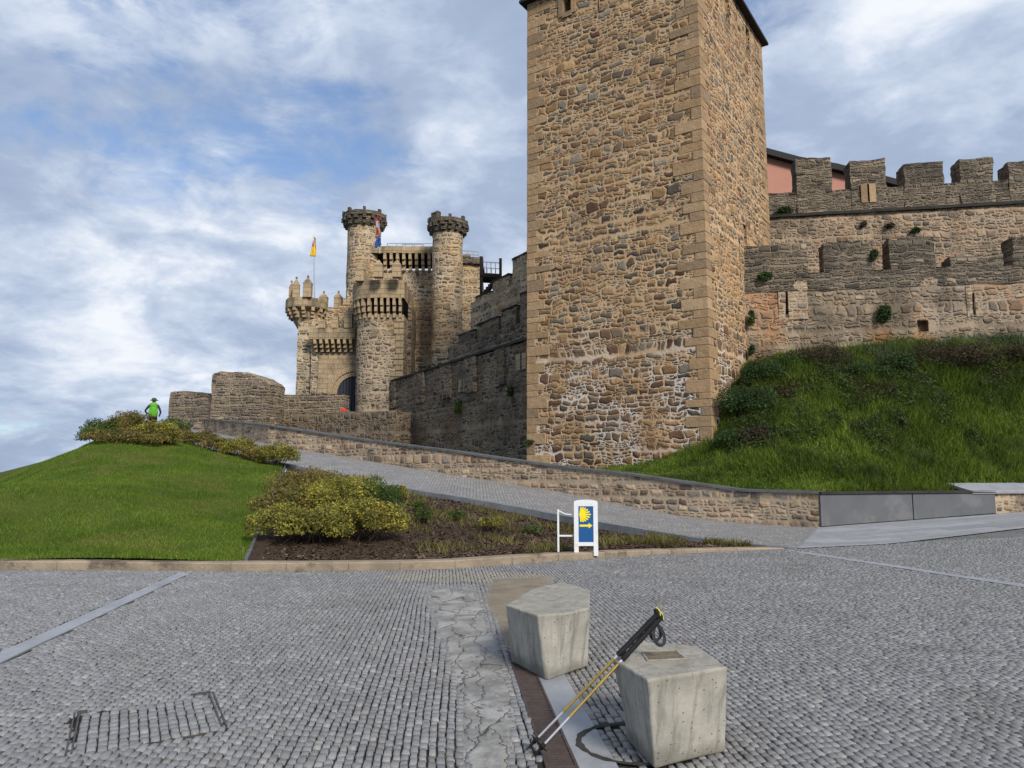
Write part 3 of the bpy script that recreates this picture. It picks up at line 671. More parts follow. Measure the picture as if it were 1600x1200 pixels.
# slate-clad continuation: two tall panels then a coped stone stub and bench slab
pw = thing('clad_wall', (12, 23.2, 0), 'low wall faced with two dark grey slate sheets at the foot of the grass bank', 'wall')
A_, B_, = Vector((9.13,22.38,0)), Vector((15.48,24.2,.3))
dd = (B_-A_); dd.z = 0; Lp = dd.length; dd.normalize(); nn = Vector((dd.y, -dd.x, 0))
mb = MB(); q0 = A_-nn*.03; q1 = B_-nn*.03; mb.block([(q0.x,q0.y), (q1.x,q1.y), (q1.x-nn.x*.4,q1.y-nn.y*.4), (q0.x-nn.x*.4,q0.y-nn.y*.4)], -.2, .99, .5); mb.build('core', M['curtain'], pw)
for k, (s0, s1) in enumerate([(0.0, .505), (.511, 1.0)]):
    a = A_.lerp(B_, s0); b = A_.lerp(B_, s1); mb = MB()
    zb0, zb1 = plaza_z(a.x, a.y)+.03, plaza_z(b.x, b.y)+.03
    o_ = nn*.045
    f_ = [Vector((a.x,a.y,zb0))+o_, Vector((b.x,b.y,zb1))+o_, Vector((b.x,b.y,.985))+o_, Vector((a.x,a.y,.985))+o_]; r_ = [v-nn*.06 for v in f_]
    mb.quad(*f_); 
    for i in range(4): mb.quad(r_[i], r_[(i+1) % 4], f_[(i+1) % 4], f_[i])
    mb.build('slate_panel', M['slate'], pw, bevel=.004)
mb = MB(); 
for k in range(5):
    a = A_+dd*(Lp*k/5+.005); b = A_+dd*(Lp*(k+1)/5-.005); h = Vector((0,0,1.03)); a = Vector((a.x,a.y,0))+h+nn*.0-nn*.18; b = Vector((b.x,b.y,0))+h-nn*.18; mb.beam(a, b, .56, .07)
mb.build('coping', M['darkcoping'], pw)
st = thing('bench_wall', (17, 24.8, .3), 'stone wall end with broad pale slate bench slab right of the grey panels', 'bench')
C0 = Vector((15.52,24.22,0)); C1 = C0+Vector((.96,.27,0)).normalized()*14; nn2 = Vector((.27,-.96,0)).normalized()
mb = MB(); mb.block([(C0.x,C0.y), (C1.x,C1.y), (C1.x-nn2.x*.5,C1.y-nn2.y*.5), (C0.x-nn2.x*.5,C0.y-nn2.y*.5)], -.1, 1.0, .4); mb.build('wall', M['ramp_wall'], st, True)
mb = MB()
for k in range(6):
    a = C0-dd*1.0+Vector((0,0,1.21))+(C1-C0).normalized()*(k*2.4+.006)-nn2*.75; b = a+(C1-C0).normalized()*2.388; mb.beam(a, b, 1.75, .10, (-nn2*-.24)+Vector((0,0,1)))
mb.build('slab', M['granite'], st, bevel=.01)

# ------------------------------------------------------------------ lawn, bed, bank
def rbf(pts):
    P_ = np.array(pts, float); n = len(P_)
    def U(r): return np.where(r > 0, r*r*np.log(np.maximum(r, 1e-9)), 0)
    K = U(np.linalg.norm(P_[:,None,:2]-P_[None,:,:2], axis=2))+np.eye(n)*.5
    Q = np.c_[np.ones(n), P_[:,:2]]; A = np.block([[K, Q], [Q.T, np.zeros((3,3))]]); w = np.linalg.solve(A, np.r_[P_[:,2], 0,0,0])
    def f(X, Y):
        X = np.asarray(X, float); Y = np.asarray(Y, float); r_ = np.hypot(X[...,None]-P_[:,0], Y[...,None]-P_[:,1])
        return U(r_)@w[:n]+w[n]+w[n+1]*X+w[n+2]*Y
    return f
v3 = lambda v: (v.x, v.y, v.z)
lawn_pts = [(-40,17.3,-.3), (-22,15,.05), (-14,13.8,.10), (-9,13.2,.12), (-4.6,12.95,.12), v3(at(0,776,20)), v3(at(50,748,23)), v3(at(100,716,26.5)), v3(at(140,691,29.5)), v3(at(0,775,23)), v3(at(50,752,26)), v3(at(100,726,29.5)), v3(at(-60,790,20)), v3(at(20,762,17)),
    v3(at(415,820,18.5)), v3(at(440,768,23)), (-8.7,28.6,1.85), (-12,30.7,2.45), (-15.6,32.6,2.95), (-18.5,35,3.2), (-20.5,40.5,3.9),
    (-24,31,.3), (-26,38,1.3), (-30,24,-.8), (-38,30,-1.4), (-22,17.5,.1), (-9,20,1.05), (-12,26,2.15), (-11,16,.50), (-7,16,.5)]
Hl = rbf(lawn_pts); hl = lambda x, y: float(Hl(x, y))
lawnA = [(-40,17.2,0), (-22,14.85,0), (-14,13.6,0), (-8.65,13.12,0), (-4.55,12.88,0)]
lawnB = [(-40,40,0), (-26,45,0), (-21,41.2,0), (-15.5,32.9,0), (-8.75,28.8,0)]
lw = grid_mesh('lawn_ground', lawnA, lawnB, 70, 50, zf=hl, mat=M['lawnbase']); tag(lw, kind='structure')

def blades(name, pts, zf, h0, h1, w, mat, lean=.35, clump=None):
    n = len(pts); z = zf(pts[:,0], pts[:,1]); a = R.random(n)*6.283; h = h0+(h1-h0)*R.random(n)**1.5
    if clump is not None: h *= clump
    la = R.random(n)*6.283; ln_ = lean*h*R.random(n)
    b = np.stack([pts[:,0], pts[:,1], z-.01], 1); s_ = np.stack([np.cos(a), np.sin(a), 0*a], 1)*w/2
    mid = b+np.stack([np.cos(la)*ln_*.35, np.sin(la)*ln_*.35, h*.6], 1); tip = b+np.stack([np.cos(la)*ln_, np.sin(la)*ln_, h], 1)
    V = np.stack([b-s_, b+s_, mid+s_*.75, mid-s_*.75, tip], 1).reshape(-1, 3)
    k = np.arange(n)[:,None]*5; Fq = np.concatenate([k+np.array([[0,1,2]]), k+np.array([[0,2,3]]), k+np.array([[3,2,4]])]); return tag(fast(name, V, Fq, mat), kind='stuff')
def scatter_tri(A, B, n):
    """random points on the ruled patch between polylines, denser toward the camera"""
    A = np.array(A)[:,:2]; B = np.array(B)[:,:2]
    def s_(P_, t_):
        d = np.r_[0, np.cumsum(np.linalg.norm(np.diff(P_, axis=0), axis=1))]; x = t_*d[-1]; return np.stack([np.interp(x, d, P_[:,0]), np.interp(x, d, P_[:,1])], 1)
    u = R.random(n); v = R.random(n)**1.25; a, b = s_(A, u), s_(B, u); return a+(b-a)*v[:,None]
pts = scatter_tri([(-24,15.1), (-14,13.6), (-8.65,13.12), (-4.55,12.88)], [(-26,36), (-21,38), (-15.5,32.6), (-8.75,28.6)], 330000)
pts = pts[(pts[:,0] > -pts[:,1]*.78-1.5)]
tag(blades('lawn_grass', pts, Hl, .03, .09, .013, M['lawn'], .8, np.array([.7+.9*max(0, mn.noise(Vector((p[0]*1.1, p[1]*1.1, 2)))+.3) for p in pts])), 'short bright green grass covering the rounded mound behind the kerb', 'grass')

bed_pts = [(-4.3,13.0,.10), (-1.3,13.15,.10), (.8,14.35,.08), (3.3,15.7,.05), (5.9,16.4,.0)]
for k, dz in ((1,-.08), (2,-.16), (3,-.20), (4,-.14), (5,-.10), (6,-.08)): bed_pts.append((FR[k].x-.05, FR[k].y-.05, FR[k].z+dz))
bed_pts += [(-6.2,19,.8), (-7.6,24,1.4), (-4,19,.75), (-2,17,.40), (0.2,17,.18)]
Hb = rbf(bed_pts); hb = lambda x, y: float(Hb(x, y))
bd = grid_mesh('planting_bed', [(-4.5,12.9,0), (-1.29,13.07,0), (.62,14.28,0), (3.1,15.63,0), (6.0,16.45,0)], [(-8.65,28.9,0), (FR[5].x,FR[5].y-.02,0), (FR[4].x,FR[4].y,0), (FR[3].x,FR[3].y,0), (FR[2].x,FR[2].y,0), (FR[1].x,FR[1].y,0), (6.1,16.5,0)], 90, 60, zf=hb, mat=M['soil'], rough=.03); tag(bd, kind='structure')
# slanting edging slab between lawn and bed
mb = MB()
for k in range(16):
    a = Vector((-4.52,12.92,0)).lerp(Vector((-8.7,28.8,0)), k/16+.002); b = Vector((-4.52,12.92,0)).lerp(Vector((-8.7,28.8,0)), (k+1)/16-.002)
    a.z = max(hl(a.x,a.y), hb(a.x,a.y))+.01; b.z = max(hl(b.x,b.y), hb(b.x,b.y))+.01; mb.beam(a, b, .06, .08)
tag(mb.build('lawn_edging', M['coping']), kind='structure')
# bed: scrap of wood chips and a low tuft layer on the poor right end
n = 26000; pts = scatter_tri([(-4.3,13.1), (-1.3,13.3), (.7,14.6), (3.3,15.9), (5.6,16.5)], [(-8.3,28), (-4.6,25.8), (-1.7,23.4), (1.2,21.1), (4.6,17.1)], n)
def chips():
    z = Hb(pts[:,0], pts[:,1])+.02; a = R.random(n)*6.28; l = .012+.03*R.random(n); w_ = .006+.012*R.random(n)
    c, s_ = np.cos(a), np.sin(a); V = np.zeros((n,4,3)); tl = R.normal(0,.35,(n,2))
    for i, (x, y) in enumerate([(-1,-1),(1,-1),(1,1),(-1,1)]):
        V[:,i,0] = pts[:,0]+c*x*l-s_*y*w_; V[:,i,1] = pts[:,1]+s_*x*l+c*y*w_; V[:,i,2] = z+x*l*tl[:,0]+y*w_*tl[:,1]
    o = fast('bark_chips', V.reshape(-1,3), np.arange(n*4).reshape(-1,4), blades_mat('bark_chip', [(0,(.03,.018,.012)), (.6,(.09,.055,.035)), (1,(.20,.15,.11))], trans=.0)); tag(o, 'brown bark chips strewn over the planting bed', 'bark', kind='stuff')
chips()
n = 14000; ptsw = scatter_tri([(-1.6,13.3), (.7,14.6), (3.3,15.9), (5.2,16.4)], [(-4.2,25.3), (-1.7,23.4), (1.2,21.1), (4.6,17.1)], n)
nzv = np.array([mn.noise(Vector((p[0]*.8, p[1]*.8, 3))) for p in ptsw]); ptsw = ptsw[nzv > .05]
tag(blades('bed_weeds', ptsw, Hb, .05, .24, .02, M['weeds'], 1.3), 'straggly low weeds over the right end of the planting bed', 'weeds')

# tower footprint
TN = Vector((8.02, 30.0)); fd = Vector((-.829, .559)); rd = Vector((.559, .829)); TA, TB = 8.72, 10.1
bank_pts = [(WT[0].x+.5, WT[0].y+.4, .93), (12,23.8,.95), (15.5,24.8,1.0), (22,26.6,1.1), (32,29.3,1.2)]
for k, dz in ((1,-.2), (2,-.2), (3,-.25), (4,-.25), (5,-.4), (6,-.9)): bank_pts.append((WT[k].x+.35, WT[k].y+.45, WT[k].z+dz))
bank_pts += [(5.6,31.4,1.95), (2.5,33.2,1.6), (0,34,1.6), (-5,40,2.0), (TN.x,TN.y-.1,2.75), (TN.x+rd.x*2.4,TN.y+rd.y*2.4,4.6), (TN.x+rd.x*5.2,TN.y+rd.y*5.2,6.1),
    (11,33.9,6.2), (16,33.1,6.75), (23,32.0,7.0), (34,30.6,7.2), (12,28.5,3.9), (18,29,4.3), (26,29.5,4.6), (13,25.8,2.05), (20,27.6,2.6), (11,37,7.0), (30,36,7.5), (-1,44,3)]
Hk = rbf(bank_pts); hk = lambda x, y: float(Hk(x, y))
bA = [(WT[6].x+.25,WT[6].y+.3,0), (WT[5].x+.25,WT[5].y+.3,0), (WT[4].x+.28,WT[4].y+.33,0), (WT[3].x+.28,WT[3].y+.33,0), (WT[2].x+.28,WT[2].y+.33,0), (WT[1].x+.28,WT[1].y+.33,0), (9.2,22.75,0), (12,23.6,0), (15.5,24.6,0), (22,26.5,0), (33,29.6,0)]
bB = [(-7,44,0), (-3,44,0), (0,42,0), (2,40,0), (4,38,0), (6,37,0), (9,36.5,0), (13,36,0), (18,35.5,0), (25,34.5,0), (36,33,0)]
bk = grid_mesh('bank_ground', bA, bB, 100, 50, zf=hk, mat=M['bankbase'], rough=.12); tag(bk, kind='structure')
def keep_bank(p):
    q = p-np.array(TN)[None]; a = q@np.array(fd); b = q@np.array(rd); inside = (a > 0) & (b > 0) & (a < TA+.2)
    return p[~inside & ~((p[:,0] > 14.2) & (p[:,1] < 25.1+(p[:,0]-15.5)*.281)) & (p[:,0] > -1) & (p[:,1] < 34.6-(p[:,0]-11)*.14) & (p[:,0] < p[:,1]*.80+2)]
def bank_scatter(n): return keep_bank(scatter_tri(bA[3:], bB[3:], n))
pts = bank_scatter(300000); nz_ = np.array([mn.noise(Vector((p[0]*.55, p[1]*.55, 0)))+.6*mn.noise(Vector((p[0]*1.7, p[1]*1.7, 5))) for p in pts])
up_ = np.clip((Hk(pts[:,0], pts[:,1])-1)/5, 0, 1)
cl = np.clip(.95+1.0*nz_, .3, 1.9)*(.6+.5*up_)
near_tower = np.clip((pts[:,0]-4)/5, .35, 1); cl *= near_tower
sel = (nz_ < .42) | (R.random(len(pts)) < .6)
tag(blades('bank_grass', pts[sel], Hk, .24, .72, .026, M['bank'], 1.1, cl[sel]), 'long uneven wild grass covering the steep bank below the outer wall', 'grass')
pts = bank_scatter(120000); pts = pts[(Hk(pts[:,0], pts[:,1]) > 5.7) & (pts[:,0] > 13)]
nz_ = np.array([mn.noise(Vector((p[0]*.5+7, p[1]*.5, 0))) for p in pts])
tag(blades('tall_reed_grass', pts[nz_ > -.05], Hk, .35, .95, .022, M['bluegrass'], .5), 'tall pale blue-green grass fringe at the foot of the outer wall', 'grass')

def leaves(name, lobes, n, size, mat, parent=None, droop=0, flat=.25, twigs=None):
    """lobes: (x,y,z,rx,ry,rz). leaf-sized quads spread through lumpy volumes"""
    vols = np.array([l[3]*l[4]*l[5] for l in lobes]); cnt = (n*vols**.67/np.sum(vols**.67)).astype(int); Pl = []; Nl = []
    for l, c in zip(lobes, cnt):
        d = R.normal(size=(c,3)); d /= np.linalg.norm(d, axis=1)[:,None]; r_ = .55+.5*R.random(c)**.6
        r_ *= 1+.22*np.sin(d[:,0]*7+l[0]*5)*np.cos(d[:,1]*6+l[1]*3)+.12*np.sin(d[:,2]*11)
        p = np.array(l[:3])+d*r_[:,None]*np.array(l[3:6]); ok = d[:,2] > -.75; Pl.append(p[ok]); Nl.append(d[ok])
    P_ = np.concatenate(Pl); D_ = np.concatenate(Nl); k = len(P_)
    nrm = D_*.6+R.normal(size=(k,3))*.7+np.array([0,0,.35]); nrm /= np.linalg.norm(nrm, axis=1)[:,None]
    a = np.cross(nrm, R.normal(size=(k,3))); a /= np.linalg.norm(a, axis=1)[:,None]; b = np.cross(nrm, a)
    s_ = size*(.6+.8*R.random(k))[:,None]
    V = np.stack([P_-a*s_, P_-b*s_*.45, P_+a*s_, P_+b*s_*.45], 1).reshape(-1,3)
    return fast(name, V, np.arange(k*4).reshape(-1,4), mat, parent)
def shrub(name, base, rx, ry, h, n, size, mat, label, cat='shrub', group=None, nl=11, spread=.80, sticks=14):
    t_ = thing(name, base, label, cat, group); lobes = []
    for k in range(nl):
        a = k*2.4+random.random(); q = spread*math.sqrt((k+.3)/nl)
        lobes.append((base[0]+rx*q*math.cos(a), base[1]+ry*q*math.sin(a), base[2]+h*(.36+.34*(1-q)+random.uniform(-.06,.12)), rx*random.uniform(.26,.42), ry*random.uniform(.26,.42), h*random.uniform(.26,.40)))
    leaves('foliage', lobes, int(n*1.6), size*.85, mat, t_)
    mb = MB()
    for k in range(sticks):
        l = random.choice(lobes); b0 = Vector(base)+Vector((random.uniform(-.3,.3)*rx, random.uniform(-.3,.3)*ry, -.05)); e = Vector(l[:3])+Vector((random.uniform(-.3,.3), random.uniform(-.3,.3), .1))*h
        m1 = b0.lerp(e, .5)+Vector((random.uniform(-.1,.1), random.uniform(-.1,.1), .05))*h; mb.tube([b0, m1, e], [.014, .010, .004], 5, False)
    mb.build('stems', M['twig'], t_); return t_
G1, G2, G3 = 'yellow shrubs massed in the planting bed', 'hedge bushes along the ramp edge', 'bushes on the crest of the mound'
def on(px, py, D, f): p = at(px, py, D); return (p.x, p.y, f(p.x, p.y))
# massed shrubs
for (px, py, D, rx, ry, h, n, mt, lb) in [
    (452, 838, 14.8, .75, .7, .62, 5200, 'yshrub', 'bright yellow rounded shrub at the front left corner of the bed'),
    (505, 835, 14.9, .80, .7, .72, 6000, 'yshrub', 'broad yellow green shrub in the middle of the bed front'),
    (570, 828, 15.1, .72, .7, .80, 6000, 'yshrub', 'yellow green shrub at the right front of the massed shrubs'),
    (462, 806, 17.2, .85, .85, .85, 5600, 'oshrub', 'olive brown shrub behind the bright corner shrub'),
    (530, 800, 17.0, .85, .8, 1.0, 6000, 'yshrub', 'tall yellow topped shrub at the heart of the bed'),
    (583, 795, 17.4, .62, .7, .95, 4600, 'gshrub', 'greener shrub on the right of the massed shrubs behind'),
    (478, 768, 20.0, .9, .9, .95, 5200, 'oshrub', 'brownish shrub at the back left of the bed by the lawn'),
    (548, 775, 20.0, .8, .8, .85, 4400, 'yshrub', 'yellow shrub at the back of the bed against the ramp')]:
    b = on(px, py, D, hb); shrub('shrub', b, rx*1.1, ry*1.15, h*random.uniform(.92,1.15), int(n*1.2), .032, M[mt], lb, group=G1)
for (px, py, D, rx, h, n, mt, lb) in [
    (625, 780, 21.5, .38, .50, 1300, 'yshrub', 'small upright yellow green plant beside the massed shrubs'),
    (650, 790, 19.5, .30, .32, 700, 'gshrub', 'low green tuft just right of the small upright plant'),
    (662, 812, 17.5, .30, .42, 800, 'gshrub', 'loose green sprig on the bare brown soil'),
    (712, 818, 18.5, .30, .28, 500, 'gshrub', 'low sparse plant midway along the thin part of the bed'),
    (768, 822, 17.4, .40, .40, 900, 'yshrub', 'orange yellow tuft near the middle of the narrow bed'),
    (835, 826, 17.6, .34, .22, 500, 'gshrub', 'low weedy plant just left of the pale frame')]:
    b = on(px, py, D, hb); shrub('small_plant', b, rx, rx, h, n, .03, M[mt], lb, 'plant', nl=4, sticks=6)
# hedge line by the ramp
hedge = [(438, 28.6, .85, .95, 'yshrub', 'bright yellow end bush of the ramp hedge beside the open ramp'), (408, 29.3, .75, .72, 'oshrub', 'olive hedge bush second from the ramp opening'), (378, 30.2, .8, .80, 'yshrub', 'yellow tipped hedge bush third from the ramp opening'),
    (348, 30.8, .8, .72, 'oshrub', 'dull brown hedge bush midway along the ramp hedge'), (320, 31.6, .85, .70, 'oshrub', 'low brown hedge bush fifth from the ramp opening'), (292, 32.2, .8, .62, 'oshrub', 'small brown hedge bush next to the crest bushes')]
for px, D, r_, h, mt, lb in hedge:
    x = at(px, 700, D).x; shrub('hedge_bush', (x, D-.3, hl(x, D-.3)-.05), r_, .6, h, 3400, .042, M[mt], lb, group=G2)
for (px, D, rx, h, mt, lb, n) in [(244, 28.9, 1.1, .95, 'yshrub', 'golden yellow bush in front of the hiker on the mound crest', 6500), (203, 29.8, 1.15, 1.15, 'oshrub', 'rust and green bush left of the golden crest bush', 6000),
    (172, 29.8, 1.15, 1.0, 'gshrub', 'green bush low on the left shoulder of the crest', 4500), (152, 29.2, .75, .75, 'gshrub', 'leftmost dark green bush where the crest slopes down', 2600), (222, 28.0, 1.3, .62, 'oshrub', 'low rust tinged bush spreading in front of the golden crest bush', 5200), (180, 28.2, 1.2, .62, 'oshrub', 'low brownish bush at the foot of the green crest bushes', 4200), (268, 34.2, .7, 1.15, 'gshrub', 'dark green shrub between the hiker and the ruined wall', 3000)]:
    x = at(px, 690, D).x; shrub('crest_bush', (x, D, hl(x, D)-.18), rx, .9, h, n, .045, M[mt], lb, group=G3)
# scrub on the bank
for (px, py, D, rx, h, n, mt, lb) in [
    (1165, 640, 30.2, 1.38, 1.56, 6000, 'greenscrub', 'dark green scrub mound beside the tower corner'), (1195, 600, 31.8, 1.2, 1.2, 5000, 'greenscrub', 'rounded green scrub higher up beside the tower'),
    (1190, 690, 28.0, .8, .7, 2500, 'brownscrub', 'dark brown dead scrub low on the bank near the tower'), (1290, 592, 32.0, 1.38, 1.20, 3800, 'brownscrub', 'purplish brown scrub under the first arrow slit'),
    (1240, 588, 32.3, .8, 1.0, 3000, 'greenscrub', 'bright green leafy shrub against the wall foot left of the brown scrub'), (1480, 590, 31.0, 2.12, 1.32, 6500, 'brownscrub', 'wide dark brown scrub patch high on the bank'),
    (1410, 600, 31.0, 1.2, .9, 3800, 'greenscrub', 'dark green scrub left of the wide brown patch'), (1350, 605, 30.7, 1.2, .8, 3400, 'greenscrub', 'low green scrub under the wall middle'),
    (1590, 570, 31.0, 1.0, 1.0, 3000, 'brownscrub', 'brown scrub at the far right end of the bank'), (1145, 690, 28.6, .8, .8, 2400, 'greenscrub', 'dark scrub hugging the lower tower corner')]:
    p = at(px, py, D); shrub('scrub', (p.x, p.y, hk(p.x, p.y)-.1), rx, rx*.8, h, n, .05, M[mt], lb, group='scrub growing on the steep bank')

# continuous low scrub and bramble between the separate bushes
pts = bank_scatter(120000); nn3 = np.array([mn.noise(Vector((p[0]*.42+3, p[1]*.5, 8)))+.45*mn.noise(Vector((p[0]*1.5, p[1]*1.5, 2))) for p in pts]); hz_ = Hk(pts[:,0], pts[:,1])
k_ = nn3+np.clip((hz_-3.7)/3.2, -.6, .5)+np.clip((12.5-pts[:,0])/5, 0, .6)*(pts[:,1] > 27) > .12; k_ &= (pts[:,0] > 8.2); pq = pts[k_]; hh = np.clip(nn3[k_]+.35, .1, .9)
lob = [(p[0], p[1], z+.22, .27, .27, .20+.55*h_*random.random()) for p, z, h_ in zip(pq[::14], hz_[k_][::14], hh[::14])]
tag(leaves('bank_scrub', lob, 190000, .048, M['darkscrub']), 'tangled dark bramble mat spreading over the upper bank between bushes', 'scrub', kind='stuff')

# ------------------------------------------------------------------ the big square tower
tw = thing('square_tower', (TN.x, TN.y, 1), 'tall square rubble stone tower with dressed corner stones standing on the bank', 'tower')
TL = TN+fd*TA; TR = TN+rd*TB; TK = TR+fd*TA; ZT = 25.0; bat = .1
def fu(px): # distance along the front face from the left corner, for a column near the picture top
    r_ = (px-800)/F*1.07; x = (TL.x-r_*TL.y)/(r_*(-fd.y)+fd.x); return TA-(TA-x) if False else x
holes = [(2.03, 2.5, 23.75, 25.2-.3, .9), (3.9, 3.97, 23.1, 24.9, .5), (7.35, 7.47, 14.05, 14.2, .4)]
mb = MB(); foot = [(TL.x,TL.y), (TN.x,TN.y), (TR.x,TR.y), (TK.x,TK.y)]
H2 = [(TA+3.9, TA+4.5, 22.9, 24.6, .8), (TA+7.2, TA+7.8, 22.9, 24.6, .8), (TA+5.42, TA+5.90, 12.5, 13.5, .8), (TA+4.6,TA+4.68,10.3,12.6,.4), (TA+4.6,TA+4.68,6.6,8.3,.4)]
mb.block(foot, .5, ZT, .4, 0, holes+H2, False); mb.rough(.02, .8)
c_ = Vector(((TL.x+TR.x)/2, (TL.y+TR.y)/2))
for p in mb.v:
    k = 1+.012*(ZT-p.z)/ZT; p.x = c_.x+(p.x-c_.x)*k; p.y = c_.y+(p.y-c_.y)*k
mb.build('wall', M['tower'], tw, True)
# quoins: alternate long and short blocks at each visible corner
mb = MB()
def quoin_col(Pc, d1, d2, z0=1.6):
    z = z0; i = 0
    while z < ZT-.2:
        h = random.uniform(.26, .56); h = min(h, ZT-z); l1, l2 = (random.uniform(.85,1.35), random.uniform(.4,.6)) if i % 2 else (random.uniform(.4,.65), random.uniform(.75,1.15))
        k = 1+.012*(ZT-z)/ZT; P0 = Vector((c_.x+(Pc.x-c_.x)*k, c_.y+(Pc.y-c_.y)*k)); pr = .026+random.uniform(-.004,.010)
        o = P0-d1*pr-d2*pr; a = P0+d1*l1-d2*pr; b = P0+d2*l2-d1*pr; inn = P0+d1*l1+d2*.05; inn2 = P0+d2*l2+d1*.05; z1 = z+h-.014
        A3 = lambda p, zz: (p.x, p.y, zz)
        mb.quad(A3(a,z), A3(o,z), A3(o,z1), A3(a,z1)); mb.quad(A3(o,z), A3(b,z), A3(b,z1), A3(o,z1))
        mb.quad(A3(inn,z), A3(a,z), A3(a,z1), A3(inn,z1)); mb.quad(A3(b,z), A3(inn2,z), A3(inn2,z1), A3(b,z1))
        mb.poly([A3(a,z1), A3(o,z1), A3(b,z1), A3(inn2,z1), A3(inn,z1)]); mb.poly([A3(p,z) for p in (inn, inn2, b, o, a)])
        z += h; i += 1
for a_ in ((TN, fd, rd), (TL, -fd, rd), (TR, -rd, fd)):
    mb = MB(); quoin_col(*a_); qo = mb.build('corner_quoins', M['quoin'], tw)
    wd = qo.modifiers.new('weld', 'WELD'); wd.merge_threshold = .002
    bv_ = qo.modifiers.new('bevel', 'BEVEL'); bv_.width = .02; bv_.segments = 2
mb = MB()
for a, b in [(fd*(TA-2.03), fd*(TA-2.5))]: pass
for (u0_, u1_, z0_, z1_) in [(1.80,2.03,23.6,25.0), (2.5,2.75,23.6,25.0), (2.0,2.55,23.5,23.75)]:
    p0, p1 = TL-fd*u0_, TL-fd*u1_; pr = rd*.06; mb.block([(p0.x-pr.x,p0.y-pr.y), (p1.x-pr.x,p1.y-pr.y), (p1.x+rd.x*.3,p1.y+rd.y*.3), (p0.x+rd.x*.3,p0.y+rd.y*.3)], z0_, z1_, .3)
mb.build('window_surround', M['quoin'], tw)
mb = MB(); e = .32; Q = [TL+fd*e-rd*e, TN-fd*e-rd*e, TR-fd*e+rd*e, TK+fd*e+rd*e]; c3 = Vector((c_.x, c_.y, ZT+2.2))
for i in range(4):
    a, b = Q[i], Q[(i+1) % 4]; mb.quad((a.x,a.y,ZT), (b.x,b.y,ZT), (b.x,b.y,ZT+.14), (a.x,a.y,ZT+.14)); mb.poly([(a.x,a.y,ZT+.14), (b.x,b.y,ZT+.14), c3])
mb.quad(*[(q.x,q.y,ZT) for q in Q[::-1]]); mb.build('roof', M['roof'], tw)

# ------------------------------------------------------------------ curtain walls
def on_line(px, P0, d, py=450):
    """distance along a plan line where the sight line through picture column px meets it"""
    v = (600-py)/F; k = (px-800)/F/(CP-v*SP); return (k*P0[1]-P0[0])/(d[0]-k*d[1])
def rect(P0, d, s0, s1, th, off=0):
    n_ = (-d[1], d[0]); p = lambda s_, o: (P0[0]+d[0]*s_+n_[0]*o, P0[1]+d[1]*s_+n_[1]*o)
    return [p(s0, off), p(s1, off), p(s1, off+th), p(s0, off+th)]
def zat(px, py, P0, d):
    s_ = on_line(px, P0, d, py); return at(px, py, P0[1]+d[1]*s_).z
# right, outer wall
OP, Od = (10.95, 34.35), Vector((.985,-.17)).normalized(); Od = (Od.x, Od.y)
ow = thing('outer_curtain_wall', (16, 33.5, 6), 'low outer castle wall with crumbling merlons and arrow slits above the grass bank', 'wall')
def slit(px, y0, y1, w=.10): s_ = on_line(px, OP, Od, (y0+y1)/2); return [(s_-w/2, s_+w/2, zat(px, y1, OP, Od), zat(px, y0, OP, Od), .5), (s_-w*1.3, s_+w*1.3, zat(px, y1, OP, Od)-.22, zat(px, y1, OP, Od), .5)]
hol = slit(1229, 456, 484)+slit(1521, 458, 484, .07)+[(on_line(1443, OP, Od, 510)-.25, on_line(1443, OP, Od, 510)+.2, zat(1443,517,OP,Od), zat(1443,500,OP,Od), .35)]
mb = MB(); zw = zat(1300, 425, OP, Od); r_ = rect(OP, Od, -1.5, 24, 1.3)
mb.wall([r_[0], r_[1]], 4.5, zw, .3, 0, [(h[0]+1.5, h[1]+1.5, *h[2:]) for h in hol])
mb.grid([[(*r_[0], zw), (*r_[1], zw)], [(*r_[3], zw), (*r_[2], zw)]], [[(0,0),(24,0)],[(0,1.3),(24,1.3)]])
mb.rough(.06, .8); mb.build('wall', M['outer'], ow, True)
for (a, b, yt) in [(1160,1262,382), (1288,1366,377), (1391,1462,369), (1485,1568,398), (1584,1665,367), (1690,1770,372)]:
    s0, s1 = on_line(a, OP, Od, 400), on_line(b, OP, Od, 400); mb = MB(); mb.block(rect(OP, Od, s0, s1, 1.05, .04+random.uniform(0,.05)), zw-.02, zat((a+b)/2, yt, OP, Od), .22, s0); mb.rough(.07, 1.4)
    mb.build('merlon', M['lichen'], ow, True)
# the course band of slate under the merlons
mb = MB(); mb.block(rect(OP, Od, -1.2, 24, .2, -.035), zw-.85, zw+.01, .3); mb.rough(.045, 1.1); mb.build('slate_courses', M['lichen'], ow, True)
mb = MB()
for a, b, y0_, y1_ in [(1216,1262,440,500), (1510,1535,447,495)]:
    s0, s1 = on_line(a, OP, Od, 470), on_line(b, OP, Od, 470); sl_ = hol[0][:2] if a < 1300 else hol[2][:2]
    for q0, q1 in ((s0, sl_[0]-.02), (sl_[1]+.02, s1)): mb.block(rect(OP, Od, q0, q1, .2, -.03), zat(a,y1_,OP,Od), zat(a,y0_,OP,Od), .3, q0)
mb.build('slit_surround', M['ramp_wall'], ow)
